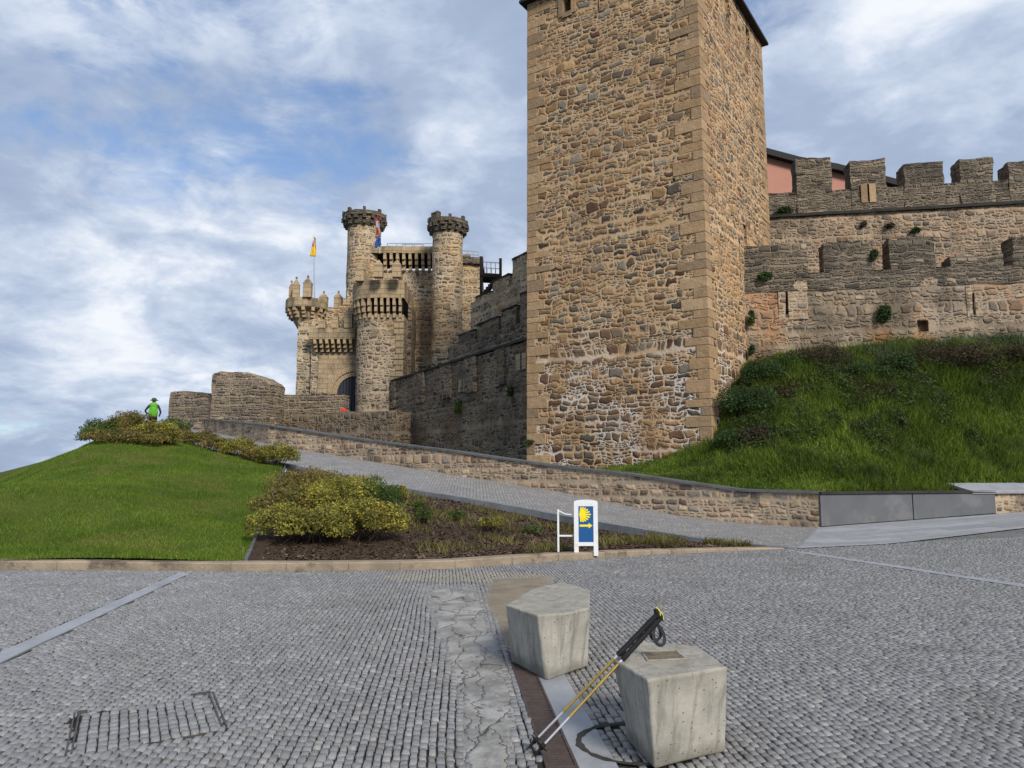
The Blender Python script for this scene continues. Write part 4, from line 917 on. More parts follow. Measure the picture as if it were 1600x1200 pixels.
# right, inner wall
IP, Id = (12.2, 39.6), (Od[0], Od[1])
iw = thing('inner_curtain_wall', (20, 38, 7), 'high inner castle wall topped by five tall lichened merlons against the sky', 'wall')
zc = zat(1300, 338, IP, Id); zc2 = zat(1560, 319, IP, Id); zc = (zc+zc2)/2; zp = zat(1400, 291, IP, Id)
mb = MB(); r_ = rect(IP, Id, -2, 30, 1.6); mb.wall([r_[0], r_[1]], 7, zc, .35); mb.rough(.06, .8); mb.build('wall', M['inner'], iw, True)
mb = MB(); mb.block(rect(IP, Id, -2, 30, 1.75, -.14), zc+.002, zc+.16, .4); mb.rough(.02, 1.5); mb.build('string_course', M['darkcoping'], iw, True)
mb = MB(); mb.block(rect(IP, Id, -2, 30, 1.2, .03), zc+.15, zp, .28); mb.rough(.06, 1.1); mb.build('parapet', M['lichen'], iw, True)
for (a, b, yt) in [(1244,1300,247), (1329,1385,249), (1413,1475,254), (1500,1553,247), (1577,1640,251), (1665,1730,250)]:
    s0, s1 = on_line(a, IP, Id, 280), on_line(b, IP, Id, 280); mb = MB(); mb.block(rect(IP, Id, s0, s1, 1.15, .0), zc+.17, zat((a+b)/2, yt, IP, Id), .2, s0); mb.rough(.075, 1.5)
    mb.build('merlon', M['lichen'], iw, True)
mb = MB(); s0, s1 = on_line(1345, IP, Id, 300), on_line(1368, IP, Id, 300); sm = (s0+s1)/2
mb.block(rect(IP, Id, s0, sm-.05, .2, -.06), zat(1350,317,IP,Id), zat(1350,288,IP,Id), .4); mb.block(rect(IP, Id, sm+.05, s1, .2, -.06), zat(1350,317,IP,Id), zat(1350,288,IP,Id), .4)
mb.build('slit_surround', M['quoin'], iw); mb = MB(); mb.block(rect(IP, Id, sm-.05, sm+.05, .05, -.045), zat(1350,313,IP,Id), zat(1350,289,IP,Id), .4); mb.build('arrow_slit', M['dark'], iw)
# pink building behind
pb = thing('pink_building', (20, 50, 5), 'pink rendered building with sloping black roof edge behind the inner wall', 'building')
E_ = [at(x, y, 50) for x, y in [(1150,231), (1200,246), (1245,258), (1305,269), (1390,291), (1440,305)]]
mb = MB()
for a, b in zip(E_, E_[1:]): mb.quad((a.x,50,6), (b.x,50,6), b, a); 
mb.quad((E_[-1].x,50,6), (E_[-1].x,60,6), (E_[-1].x,60,E_[-1].z), E_[-1])
mb.build('wall', M['pink'], pb); mb = MB()
for a, b in zip(E_, E_[1:]):
    o1 = Vector((0,-.5,0)); o2 = Vector((0,10,.0)); u = Vector((0,0,.42))
    A = [a+o1, b+o1, b+o2, a+o2]; mb.quad(A[0]+u, A[1]+u, A[2]+u, A[3]+u); mb.quad(A[0]-u*.05, A[1]-u*.05, A[1]+u, A[0]+u); mb.quad(A[3], A[2], A[1], A[0])
mb.build('roof', M['roof'], pb)

# left, three walls stepping up behind each other
Ld = Vector((-.487,.873)).normalized(); Ld = (-Ld.x, -Ld.y)     # pointing back toward the tower, outside on the right hand = left/front side
def lline(D0): return (.0225*D0, D0)
def left_wall(name, D0, far, z0, z1, label, mat, coping, steps=(), th=1.0, ext=1.2):
    P0 = lline(D0); t_ = thing(name, (P0[0]-3, P0[1]+5, 2), label, 'wall')
    s_far = on_line(far, P0, Ld, 550); mb = MB(); r_ = rect(P0, Ld, s_far, ext, th)
    mb.block(r_, z0, z1, .35); mb.rough(.06, .8); mb.build('wall', mat, t_, True)
    if coping:
        mb = MB(); mb.block(rect(P0, Ld, s_far-.1, ext, th+.2, -.1), z1+.02, z1+.15, .5); mb.rough(.03, 1.5); mb.build('coping', M['darkcoping'], t_, True)
    for (a, b, zz) in steps:
        s0, s1 = on_line(a, P0, Ld, 480), on_line(b, P0, Ld, 480); mb = MB(); mb.block(rect(P0, Ld, s0, s1, th*.9, .03), z1-.02, zz, .25, s0); mb.rough(.06, 1.2); mb.build('merlon', mat, t_, True)
        mb = MB(); mb.block(rect(P0, Ld, s0-.03, s1+.03, th*.9+.08, -.02), zz+.01, zz+.12, .4); mb.rough(.03, 1.5); mb.build('merlon_cap', M['darkcoping'], t_, True)
    return t_, P0
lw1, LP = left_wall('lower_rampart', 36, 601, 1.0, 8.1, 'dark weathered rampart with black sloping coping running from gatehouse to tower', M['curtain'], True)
for (a, b, y0_, y1_) in [(607,620,598,640), (650,664,590,632), (690,706,580,625), (728,745,570,615), (775,790,555,605)]:
    s0, s1 = on_line(a, LP, Ld, 600), on_line(b, LP, Ld, 600); mb = MB(); mb.block(rect(LP, Ld, s0, s1, .3, -.13), zat(a,y1_,LP,Ld), 8.08, .3, s0); mb.rough(.04, 1.3); mb.build('filled_merlon', M['curtain'], lw1, True)
for px, y0_, y1_ in [(724, 592, 612), (816, 553, 578)]:
    s0 = on_line(px, LP, Ld, 590); mb = MB()
    for q0, q1 in ((s0-.5, s0-.06), (s0+.06, s0+.5)): mb.block(rect(LP, Ld, q0, q1, .2, -.08), zat(px,y1_,LP,Ld), zat(px,y0_,LP,Ld), .3)
    mb.build('slit_surround', M['ashlar'], lw1); mb = MB(); mb.block(rect(LP, Ld, s0-.06, s0+.06, .1, -.07), zat(px,y1_-2,LP,Ld), zat(px,y0_,LP,Ld), .4); mb.build('arrow_slit', M['dark'], lw1)
lw2, _ = left_wall('middle_rampart', 38.8, 700, 3, 9.7, 'middle rampart rising behind the black-coped wall with squat dark merlons', M['curtain'], False, [(826,812,11.2), (806,783,10.7), (778,745,10.45), (741,716,10.2)])
lw3, _ = left_wall('upper_rampart', 42.5, 735, 3, 13.0, 'uppermost stone rampart with lighter merlons beside the timber stair', M['castle'], False, [(828,800,14.5), (795,768,13.7), (764,742,13.2)])

# ------------------------------------------------------------------ gatehouse castle
gh = thing('castle_gatehouse', (-10, 55, 5), 'castle gatehouse with two slender crowned round towers arched gate and pinnacled turret', 'castle')
def ring_foot(cx, cy, rx, ry, n=20, a0=0): return [(cx+rx*math.cos(a0+2*math.pi*k/n), cy+ry*math.sin(a0+2*math.pi*k/n)) for k in range(n)]
def machic(mb, foot, out, z0, z1, n, closed=True):
    """row of stepped corbels carrying round-headed little arches"""
    pts = list(foot)+([foot[0]] if closed else []); ds = [0]
    for a, b in zip(pts, pts[1:]): ds.append(ds[-1]+math.dist(a, b))
    h = z1-z0
    for k in range(n):
        x = (k+.5)/n*ds[-1]
        for i in range(len(ds)-1):
            if x <= ds[i+1]: break
        t_ = (x-ds[i])/(ds[i+1]-ds[i]); a, b = pts[i], pts[i+1]; p = Vector((a[0]+(b[0]-a[0])*t_, a[1]+(b[1]-a[1])*t_)); d = Vector((b[0]-a[0], b[1]-a[1])).normalized(); nn_ = Vector((d.y, -d.x))
        w = ds[-1]/n*.46; ang = math.atan2(d.y, d.x)
        for j, (f0, f1, o_) in enumerate([(0, .3, .38), (.3, .6, .72), (.6, 1.0, 1.0)]):
            c = p+nn_*(out*o_/2-.05); mb.box((c.x, c.y, z0+h*(f0+f1)/2), (w, out*o_+.1, h*(f1-f0)-.015), ang)
def parap(mb, foot, out, z0, z1, th=.28, closed=True):
    c = Vector((sum(p[0] for p in foot)/len(foot), sum(p[1] for p in foot)/len(foot)))
    def off(p, k): v = Vector(p)-c; return tuple(c+v*(1+k/v.length))
    o_ = [off(p, out) for p in foot]; i_ = [off(p, out-th) for p in foot]
    mb.block(o_, z0, z1, .3, top=False); mb.wall((i_+[i_[0]])[::-1], z0, z1, .4)
    n = len(foot)
    for k in range(n):
        a, b, c2, d2 = o_[k], o_[(k+1) % n], i_[(k+1) % n], i_[k]; mb.quad((*a,z1), (*b,z1), (*c2,z1), (*d2,z1)); mb.quad((*d2,z0), (*c2,z0), (*b,z0), (*a,z0))
    return o_
def pinnacle(mb, x, y, z, w, h, rz=0, ball=True):
    mb.box((x, y, z+h*.28), (w, w*.8, h*.56), rz); ca, sa = math.cos(rz), math.sin(rz)
    def pt(i, j, zz, k): return (x+(i*w/2*ca-j*w*.4*sa)*k, y+(i*w/2*sa+j*w*.4*ca)*k, zz)
    z1 = z+h*.56; z2 = z+h*.62; ap = (x, y, z+h*.92); q = [(-1,-1),(1,-1),(1,1),(-1,1)]
    for i in range(4):
        a, b = q[i], q[(i+1) % 4]; mb.quad(pt(*a, z1, 1.0), pt(*b, z1, 1.0), pt(*b, z2, 1.08), pt(*a, z2, 1.08)); mb.poly([pt(*a, z2, 1.08), pt(*b, z2, 1.08), ap])
    if ball: mb.lathe((x, y, z+h*.93), [(0.001,-.09), (.08,-.05), (.1,0), (.07,.07), (.001,.1)], 8)
Z = lambda px, py, D: at(px, py, D).z
X = lambda px, D, py=500: at(px, py, D).x
# keep wall between the slender towers
D4 = 57.5
mb = MB(); x0, x1 = X(560,D4), X(690,D4); zk = Z(635,388,D4); zm0, zm1 = Z(635,424,D4), Z(635,398,D4)
mb.block([(x0,D4), (x1,D4), (x1,D4+4), (x0,D4+4)], 3, zm0+.1, .4); mb.rough(.05, .8); mb.build('keep_wall', M['castle'], gh, True)
mb = MB(); machic(mb, [(X(596,D4),D4), (X(675,D4),D4)], .55, zm0, zm1, 8, False); mb.build('corbels', M['ashlar'], gh)
mb = MB(); mb.block([(x0,D4-.58), (x1,D4-.58), (x1,D4+3.9), (x0,D4+3.9)], zm1-.02, zk, .4); mb.rough(.03, 1.1); mb.build('keep_parapet', M['ashlar'], gh, True)
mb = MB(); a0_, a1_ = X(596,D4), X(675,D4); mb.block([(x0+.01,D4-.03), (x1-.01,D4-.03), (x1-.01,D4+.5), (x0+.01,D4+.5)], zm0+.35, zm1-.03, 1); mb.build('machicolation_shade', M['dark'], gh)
# slender round towers
def slender(px, D, rpx, ytop, ycr, ybot, name, broken=False):
    r_ = rpx*D/F; cx = X(px, D, 450); cy = D+r_*.0; z1 = Z(px, ycr, D-r_); z2 = Z(px, ytop, D-r_)
    f_ = ring_foot(cx, cy, r_, r_, 28); mb = MB(); mb.wall(f_+[f_[0]], 3, z1, .35); mb.rough(.05, .9); o = mb.build(name, M['castle'], gh, True)
    mb = MB(); h = z2-z1; mb.lathe((cx,cy,z1), [(r_*.99,-.05), (r_*1.1,h*.12), (r_*1.17,h*.3), (r_*1.2,h*.6), (r_*1.3,h*.62), (r_*1.32,h*.9), (r_*1.1,h*.92), (.01,h*.9)], 28)
    n = 16
    for k in range(n):
        a = 2*math.pi*(k+.5)/n
        for zz, rr, s_ in ((.18, 1.14, .24), (.50, 1.27, .27), (.98, 1.24, .23)):
            if zz > .9 and k % 2: continue
            mb.box((cx+r_*rr*math.cos(a), cy+r_*rr*math.sin(a), z1+h*zz), (s_*.9, s_, h*.26), a)
    if broken: mb.box((cx-r_*.72, cy-r_*.7, z2+.12), (.75, .35, .62), -.7); mb.box((cx-r_*1.05, cy-.2, z2), (.3, .5, .4), -.3)
    mb.rough(.05, 2.0); mb.build('crown', M['lichen'], o, False); return o
slender(567, 58.0, 26.5, 327, 350, 480, 'round_turret'); slender(699, 54.5, 24.5, 338, 360, 620, 'round_turret', True)
# wall right of the second slender tower
mb = MB(); x0, x1 = X(716,56.5), X(752,56.5); mb.block([(x0,56.5), (x1,56.5), (x1,61), (x0,61)], 3, Z(735,412,56.5), .35); mb.rough(.06, .9); mb.build('rear_wall', M['castle'], gh, True)
mb = MB(); mb.block([(x0,56.3), (x1+.1,56.3), (x1+.1,61), (x0,61)], Z(735,412,56.5), Z(735,403,56.5), .35); mb.block([(x0,56.5), (x1-.9,56.5), (x1-.9,61), (x0,61)], Z(735,403,56.5), Z(735,398,56.5), .35); mb.rough(.08, 1.6); mb.build('ruined_parapet', M['lichen'], gh, True)
# big front gate tower (rounded on the left, flat on the right)
DG = 53.6; cx = X(596,DG); r_ = 1.98
def gfoot(k=0):
    f_ = []
    for i in range(13): a = math.radians(180+ i*90/12); f_.append((cx-.35+(r_-.35+k)*math.cos(a)*1.0, DG+1.2+(1.9+k)*math.sin(a)))
    f_ += [(cx+1.72+min(k,.06), DG+1.2-1.9-k), (cx+1.72+min(k,.06), DG+5), (cx-r_-k, DG+5)]; return f_
mb = MB(); f_ = gfoot(); mb.wall(f_+[f_[0]], 3, Z(592,487,52), .35); mb.rough(.05, .8); mb.build('gate_tower', M['castle'], gh, True)
z0_, z1_, z2_ = Z(592,492,51.8), Z(592,460,51.6), Z(592,427,51.6)
mb = MB(); machic(mb, f_[:14], .36, z0_, z1_, 11, False); mb.rough(.02, 2); mb.build('corbels', M['ashlar'], gh)
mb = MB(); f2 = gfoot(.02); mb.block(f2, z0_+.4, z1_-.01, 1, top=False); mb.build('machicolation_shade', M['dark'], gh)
mb = MB(); f3 = gfoot(.38); mb.block(f3, z1_-.02, z2_-.25, .3); mb.rough(.03, 1.1); mb.build('gate_tower_parapet', M['ashlar'], gh, True)
mb = MB()
for px, dy, hpx in [(560,.9,28), (589,0,27), (618,0,24)]:
    D_ = 51.5+dy*1.2; mb_ = MB(); pinnacle(mb_, X(px,D_), D_+.2, z2_-.3, .62, 1.45, 0, False); mb_.build('pointed_merlon', M['ashlar'], gh)
# dressed right corner and dark return
mb = MB(); zz = 4
while zz < z0_-.1:
    h = random.uniform(.38,.5); w = random.choice([.55,.9,.7]); mb.box((cx+1.72-w/2+.03, DG-.72, zz+h/2), (w, .12, h-.03)); zz += h
mb.build('quoins', M['ashlar'], gh, bevel=.02)
mb = MB(); x0, x1 = X(632,55), X(643,55); mb.block([(x0,55), (x1,55), (x1,58), (x0,58)], 3, Z(637,476,55), .35); mb.rough(.04, 1); mb.build('buttress', M['curtain'], gh, True)
# gate wall
D7 = 56.2; x0, x1 = X(488,D7), X(570,D7); zt7 = Z(520,532,D7)
mb = MB(); mb.block([(x0,D7), (x1,D7), (x1,D7+2), (x0,D7+2)], 3, zt7, .35); mb.rough(.04, .9); mb.build('gate_wall', M['castle'], gh, True)
mb = MB(); mb.block([(X(500,D7),D7-.10), (X(566,D7),D7-.10), (X(566,D7),D7+.3), (X(500,D7),D7+.3)], 3, Z(520,552,D7), .5); mb.build('gate_surround', M['ashlar'], gh)
acx, acz = X(556,D7-.3), Z(556,615,D7); ri, ro = 27*D7/F, 42*D7/F
mb = MB()
for k in range(16):
    a, b = math.pi*k/16, math.pi*(k+1)/16
    def pp(r__, an, y): return (acx+r__*math.cos(an), y, acz+r__*math.sin(an))
    rm = (ri+ro)/2
    mb.quad(pp(ro,b,D7-.32), pp(ro,a,D7-.32), pp(ro,a,D7-.05), pp(ro,b,D7-.05)); mb.quad(pp(rm,a,D7-.32), pp(ro,a,D7-.32), pp(ro,b,D7-.32), pp(rm,b,D7-.32)); mb.quad(pp(rm,a,D7-.32), pp(rm,b,D7-.32), pp(rm,b,D7-.22), pp(rm,a,D7-.22))
    mb.quad(pp(ri,a,D7-.22), pp(rm,a,D7-.22), pp(rm,b,D7-.22), pp(ri,b,D7-.22)); mb.quad(pp(ri,a,D7-.22), pp(ri,b,D7-.22), pp(ri,b,D7-.1), pp(ri,a,D7-.1))
for s_ in (-1, 1): mb.box((acx+s_*(ri+ro)/2, D7-.2, (acz+3)/2), (ro-ri, .22, acz-3))
mb.build('gate_arch', M['ashlar'], gh)
mb = MB(); pl = [pp(ri,math.pi*k/16,D7-.125) for k in range(17)]+[(acx-ri,D7-.125,3), (acx+ri,D7-.125,3)]; mb.poly(pl, [(p[0], p[2]) for p in pl]); mb.build('gate_door', M['gate'], gh)
# box machicolation above the gate
D8 = D7-.1; xa, xb = X(492,D8), X(556,D8); zc0, zc1, zp1 = Z(520,551,D8), Z(520,532,D8), Z(520,515,D8)
mb = MB(); machic(mb, [(xa,D8), (xb,D8)], .7, zc0, zc1, 7, False); mb.rough(.02, 2); mb.build('corbels', M['ashlar'], gh)
mb = MB(); mb.block([(xa-.25,D8-.72), (xb+.1,D8-.72), (xb+.1,D8-.4), (xa-.25,D8-.4)], zc1-.01, zp1, .4); mb.rough(.02, 1.2); mb.build('gate_parapet', M['ashlar'], gh, True)
for px, y0_, w in [(504,499,.5), (524,493,.5), (545,480,.6)]:
    mb_ = MB(); pinnacle(mb_, X(px,D8-.56), D8-.56, zp1-.02, w, (Z(px,y0_,D8)-zp1)*1.0, 0, False); mb_.build('pointed_merlon', M['ashlar'], gh)
# wall behind, with pinnacles
D9 = 59; mb = MB(); mb.block([(X(488,D9),D9), (X(556,D9),D9), (X(556,D9),D9+1), (X(488,D9),D9+1)], 8, Z(520,480,D9), .4); mb.rough(.05, 1); mb.build('court_wall', M['castle'], gh, True)
for px in (504, 527):
    mb_ = MB(); pinnacle(mb_, X(px,D9), D9+.2, Z(px,482,D9), .62, Z(px,455,D9)-Z(px,482,D9)+.1, 0); mb_.build('pinnacle', M['ashlar'], gh)
# stepped shoulder beside the first slender tower
mb = MB()
for px0, px1, yt in [(534,541,466), (541,549,452), (528,536,478)]: mb.block([(X(px0,57),57), (X(px1,57),57), (X(px1,57),58), (X(px0,57),58)], 12, Z(px0,yt,57), .4)
mb.rough(.08, 1.6); mb.build('broken_shoulder', M['castle'], gh, True)
# left corner turret
DT = 56.6; x0, x1 = X(466,DT), X(500,DT); zs = Z(480,497,DT); foot_ = [(x0,DT), (x1,DT), (x1,DT+2.5), (x0,DT+2.5)]
mb = MB(); mb.block(foot_, 3, zs, .35); mb.rough(.05, .9); mb.build('corner_turret', M['castle'], gh, True)
tcx, tcy, tr = X(474,DT,480), DT+.9, 1.15; ft = ring_foot(tcx, tcy, tr, tr, 12, math.radians(15))
z0_, z1_, z2_ = Z(476,500,DT), Z(476,476,DT-1), Z(476,462,DT-1)
mb = MB(); mb.lathe((tcx,tcy,z0_), [(tr*.55,-.6), (tr*.85,0), (tr*.97,z1_-z0_+.01)], 16); mb.rough(.03, 1.5); mb.build('turret_cone', M['castle'], gh, True)
mb = MB(); machic(mb, ft, .42, z0_+.15, z1_, 13); mb.rough(.02, 2); mb.build('corbels', M['ashlar'], gh)
mb = MB(); o_ = parap(mb, ft, .45, z1_-.01, z2_); mb.rough(.02, 1.5); mb.build('turret_parapet', M['ashlar'], gh, True)
for px, D_, w, yt in [(455.5,DT+.6,.36,438), (463,DT-.1,.50,432), (481,DT-.55,.62,430), (497,DT+1,.4,470)]:
    mb_ = MB(); pinnacle(mb_, X(px,D_,450), D_, z2_-.05, w, (Z(px,yt,D_)-z2_)*1.04, random.uniform(-.2,.3)); mb_.build('pinnacle', M['ashlar'], gh)
# roof railings of the keep (thin steel)
def railing(name, P_, h, label, mid=2, posts=4):
    t_ = thing(name, P_[0], label, 'railing')
    for a, b in zip(P_, P_[1:]):
        a, b = Vector(a), Vector(b)
        for k in range(1, mid+1): mb = MB(); mb.beam(a+Vector((0,0,h*k/mid)), b+Vector((0,0,h*k/mid)), .045, .045); mb.build('rail', M['steel'], t_)
        for k in range(posts+1): p = a.lerp(b, k/posts); mb = MB(); mb.beam(p, p+Vector((0,0,h)), .05, .05, (1,0,0)); mb.build('post', M['steel'], t_)
    return t_
railing('roof_railing', [(X(605,58,388),58,zk), (X(676,58,388),58,zk)], .55, 'thin grey steel railing along the roof edge between the round turrets', 2, 5)
railing('roof_railing', [(X(629,59.5,388),59.5,zk), (X(660,59.5,388),59.5,zk)], .95, 'taller short steel railing rising behind the roof edge railing', 2, 2)
railing('roof_railing', [(X(722,58,400),58,Z(735,402,58)), (X(748,58,400),58,Z(735,404,58))], .55, 'thin steel railing on the ruined parapet right of the second round turret', 2, 3)
# timber stair with landing
ts = thing('timber_stair', at(765, 450, 51), 'dark timber stair and landing with pale railings behind the upper rampart', 'stairs'); Ds = 51
for px, y0_, y1_, w, D_ in [(752,401,462,.22,Ds), (782,404,438,.2,Ds), (752,408,447,.16,Ds+1.5)]: mb = MB(); mb.beam(at(px,y1_,D_), at(px,y0_,D_), w, w, (1,0,0)); mb.build('post', M['darkwood'], ts)
mb = MB(); a, b = at(751,427,Ds), at(783,429,Ds); mb.quad((a.x,Ds-.1,a.z), (b.x,Ds-.1,b.z), (b.x,Ds+1.6,b.z), (a.x,Ds+1.6,a.z)); mb.beam((a.x,Ds-.1,a.z-.13), (b.x,Ds-.1,b.z-.13), .12, .28); mb.beam((a.x,Ds+1.5,a.z-.13), (b.x,Ds+1.5,b.z-.13), .12, .28); mb.beam((a.x,Ds+.6,a.z-.1), (b.x,Ds+.6,b.z-.1), 1.6, .12); mb.build('landing', M['darkwood'], ts)
mb = MB()
a, b = at(777,432,Ds), at(752,462,Ds)
for k in range(8): p = a.lerp(b, k/7); mb.box((p.x, Ds+.4, p.z), (.34, .9, .07))
mb.beam(a+Vector((.1,0,.1)), b+Vector((0,0,-.05)), .08, .2); mb.beam(a+Vector((.1,.9,.1)), b+Vector((0,.9,-.05)), .08, .2); mb.build('stair_flight', M['darkwood'], ts)
mb = MB()
for yy in (0, 1.5):
    a, b = at(753,409,Ds), at(781,411,Ds); a.y += yy; b.y += yy; mb.beam(a, b, .05, .05)
    for k in range(1, 4): p = a.lerp(b, k/4); mb.beam(p, p-Vector((0,0,.75)), .05, .05, (1,0,0))
    mb.build('railing', M['steel'], ts); mb = MB()

# flags
fl = thing('flagpole', at(491,480,57), 'thin flagpole on the gatehouse flying a small red and yellow flag', 'flagpole')
mb = MB(); mb.tube([at(491.5,482,57), at(490.5,369,57)], [.05,.03], 8); mb.build('pole', M['steel'], fl)
def cloth(name, corners, cols, parent, nu=8, nv=18, fold=.12, ph=0):
    """hanging cloth split into bands of colour; corners tl,tr,br,bl"""
    tl, tr_, br, bl = [Vector(c) for c in corners]; me_cols = cols; mb = MB(); P = []; UV = []
    for j in range(nv+1):
        l, r__ = tl.lerp(bl, j/nv), tr_.lerp(br, j/nv); row = []
        for i in range(nu+1):
            p = l.lerp(r__, i/nu); p.y += fold*math.sin(i*1.6+ph+j*.25); p.x += fold*.3*math.sin(j*.6+i); row.append(p)
        P.append(row); UV.append([(i/nu, j/nv) for i in range(nu+1)])
    mb.grid(P, UV); o = mb.build(name, cols[0][1], parent, True)
    for c in cols[1:]: o.data.materials.append(c[1])
    for k, pl_ in enumerate(o.data.polygons):
        j, i = divmod(k, nu); pl_.material_index = max(q for q, c in enumerate(cols) if c[0](i/nu, j/nv) or q == 0)
    s_ = o.modifiers.new('thick', 'SOLIDIFY'); s_.thickness = .01; return o
fr = plain('flag_red', (.42,.03,.03), .8, .2, .1); fy = plain('flag_yellow', (.80,.52,.02), .8, .2, .1); fb_ = plain('flag_blue', (.02,.08,.30), .8, .2, .1); fw = plain('flag_white', (.42,.37,.42), .8, .2, .1); fo = plain('flag_crest_orange', (.38,.10,.05), .8, .2, .2)
cloth('flag', [at(490.5,370,57), at(492.5,372,57), at(494,401,57), at(484.5,400,57)], [(lambda u, v: True, fy), (lambda u, v: u > .75 or (u < .3 and v < .45), fr)], fl, 8, 16, .10)
fl2 = thing('flagpole', at(594,395,54.3), 'pole with limp red white and blue flags hanging beside the first round turret', 'flagpole')
mb = MB(); mb.tube([at(593.5,396,54), at(592,342,54)], [.045,.03], 8); mb.build('pole', M['steel'], fl2)
cloth('flag', [at(588,338,53.9), at(592,338,53.9), at(594,370,53.9), at(587,370,53.9)], [(lambda u, v: True, fw), (lambda u, v: v < .18 or .25 < v < .32 and u > .4, fr), (lambda u, v: .55 < v < .9 and u < .7, fo)], fl2, 6, 18, .10, 1)
cloth('flag', [at(588,368,53.8), at(594,368,53.8), at(595.5,382,53.8), at(586,388,53.8)], [(lambda u, v: True, fb_), (lambda u, v: v < .3 and int(v*20+u*5) % 3 == 0, fw)], fl2, 6, 12, .12, 2)

# ruined walls left of the gate
def ruin(name, px0, D0, px1, D1, tops, z0, label, mat, th=1.0, amp=.08):
    """wall between two columns; tops = [(fraction, picture y)] gives a broken skyline"""
    a, b = Vector((X(px0,D0,630), D0)), Vector((X(px1,D1,630), D1)); t_ = thing(name, (a.x, a.y, z0), label, 'wall'); d = (b-a); L_ = d.length; d.normalize(); n_ = Vector((-d.y, d.x))
    mb = MB(); ns = max(2, int(L_/.28))
    cols = []
    def topz(f): 
        for (f0, y0_), (f1, y1_) in zip(tops, tops[1:]):
            if f <= f1: yy = y0_+(y1_-y0_)*(f-f0)/max(1e-6, f1-f0); return at(px0+(px1-px0)*f, yy, D0+(D1-D0)*f).z
        return at(px1, tops[-1][1], D1).z
    rows = 12
    for off, flip in ((0, False), (th, True)):
        P = []; UV = []
        for j in range(rows+1):
            row = []; ru = []
            for i in range(ns+1):
                f = i/ns; p = a+d*L_*f+n_*off; z_ = z0+(topz(f)-z0)*j/rows; row.append((p.x, p.y, z_)); ru.append((L_*f, z_))
            P.append(row); UV.append(ru)
        if flip: P = [r[::-1] for r in P]; UV = [r[::-1] for r in UV]
        mb.grid(P, UV)
    for i in range(ns):
        f, g_ = i/ns, (i+1)/ns; p, q = a+d*L_*f, a+d*L_*g_; mb.quad((p.x,p.y,topz(f)), (q.x,q.y,topz(g_)), (q.x+n_.x*th,q.y+n_.y*th,topz(g_)), (p.x+n_.x*th,p.y+n_.y*th,topz(f)), [(0,0),(.3,0),(.3,1),(0,1)])
    for f in (0, 1):
        p = a+d*L_*f; z1 = topz(f); P = [[(p.x+n_.x*th*k/3, p.y+n_.y*th*k/3, z0+(z1-z0)*j/rows) for k in ((3,2,1,0) if f == 0 else (0,1,2,3))] for j in range(rows+1)]
        mb.grid(P, [[(th*k/3, r[0][2]) for k in range(4)] for r in P])
    mb.rough(amp, 1.2); mb.build('wall', mat, t_, True); return t_
ruin('ruined_wall', 265, 50, 330, 48.5, [(0,612), (.3,611), (.6,613), (1,615)], 3.6, 'low dark slate wall with pale block patches at the top of the ramp', M['ruin'])
ruin('ruined_wall', 330, 47.8, 417, 47.0, [(0,584), (.15,580), (.45,582), (.68,582), (.72,587), (.82,588), (.86,592), (.95,594), (1,599)], 3.2, 'tall ruined stone block with stepped broken top left of the gate', M['ruin'], 2.2)
ruin('ruined_wall', 424, 51.5, 537, 50.5, [(0,617), (.5,616), (.55,612), (.98,616), (1,617)], 3.2, 'level dark wall in front of the arched gate', M['ruin'])
ruin('ruined_wall', 410, 51.0, 500, 49.6, [(0,625), (.1,634), (.2,642), (1,648)], 2.0, 'low sloping rubble footing under the level dark wall', M['curtain'], .8)
ruin('ruined_wall', 495, 49.5, 612, 46.5, [(0,646), (.3,644), (.9,642), (1,640)], 1.2, 'dark rubble footing beneath the gate tower and rampart end', M['curtain'], 2.0)
rd_ = thing('red_barrier', at(536,643,50.3), 'small red plastic board standing at the foot of the gate', 'barrier')
p = at(536.5,641,50.2); mb = MB(); mb.box((p.x,p.y,p.z), (.30,.08,.30)); mb.box((p.x-.02,p.y-.05,p.z+.02), (.2,.03,.14)); mb.build('board', M['red'], rd_, bevel=.02); mb = MB(); mb.box((p.x-.1,p.y,p.z-.3), (.05,.05,.4)); mb.box((p.x+.1,p.y,p.z-.3), (.05,.05,.4)); mb.build('feet', M['darkwood'], rd_)

# plants rooted in the walls
def wallplant(px, py, D, w, h, n, label, mt='gshrub'):
    p = at(px, py, D); q = at(px, py, D); k = D/F; lob = [(p.x, p.y, p.z, w*k, .18, h*k), (p.x+w*k*.3, p.y, p.z+h*k*.4, w*k*.6, .15, h*k*.5), (p.x-w*k*.3, p.y, p.z-h*k*.45, w*k*.6, .14, h*k*.6)]
    tag(leaves('wall_plant', lob, n, .06, M[mt]), label, 'plant', 'plants rooted in the castle walls')
def dline(P0, d, px, py): return P0[1]+d[1]*on_line(px, P0, d, py)
wallplant(1381, 490, dline(OP,Od,1381,490)-.1, 12, 14, 900, 'round green bush growing out of the outer wall between the slits', 'greenscrub')
wallplant(1174, 497, 34.0, 5, 14, 500, 'narrow dark plant in the corner between tower and outer wall', 'greenscrub')
wallplant(1174, 548, 33.9, 5, 9, 350, 'dark tuft lower down in the corner of tower and outer wall', 'greenscrub')
wallplant(1196, 432, dline(OP,Od,1196,432)-.1, 12, 7, 500, 'flat green patch near the top left of the outer wall', 'greenscrub')
wallplant(1226, 328, dline(IP,Id,1226,328)-.1, 13, 6, 500, 'grassy clump under the dark string course beside the tower', 'greenscrub')
wallplant(1430, 360, dline(IP,Id,1430,360)-.1, 9, 5, 300, 'faint olive tuft midway along the inner wall', 'greenscrub')
wallplant(1350, 350, dline(IP,Id,1350,350)-.1, 5, 5, 200, 'small dark tuft below the second merlon of the inner wall', 'brownscrub')
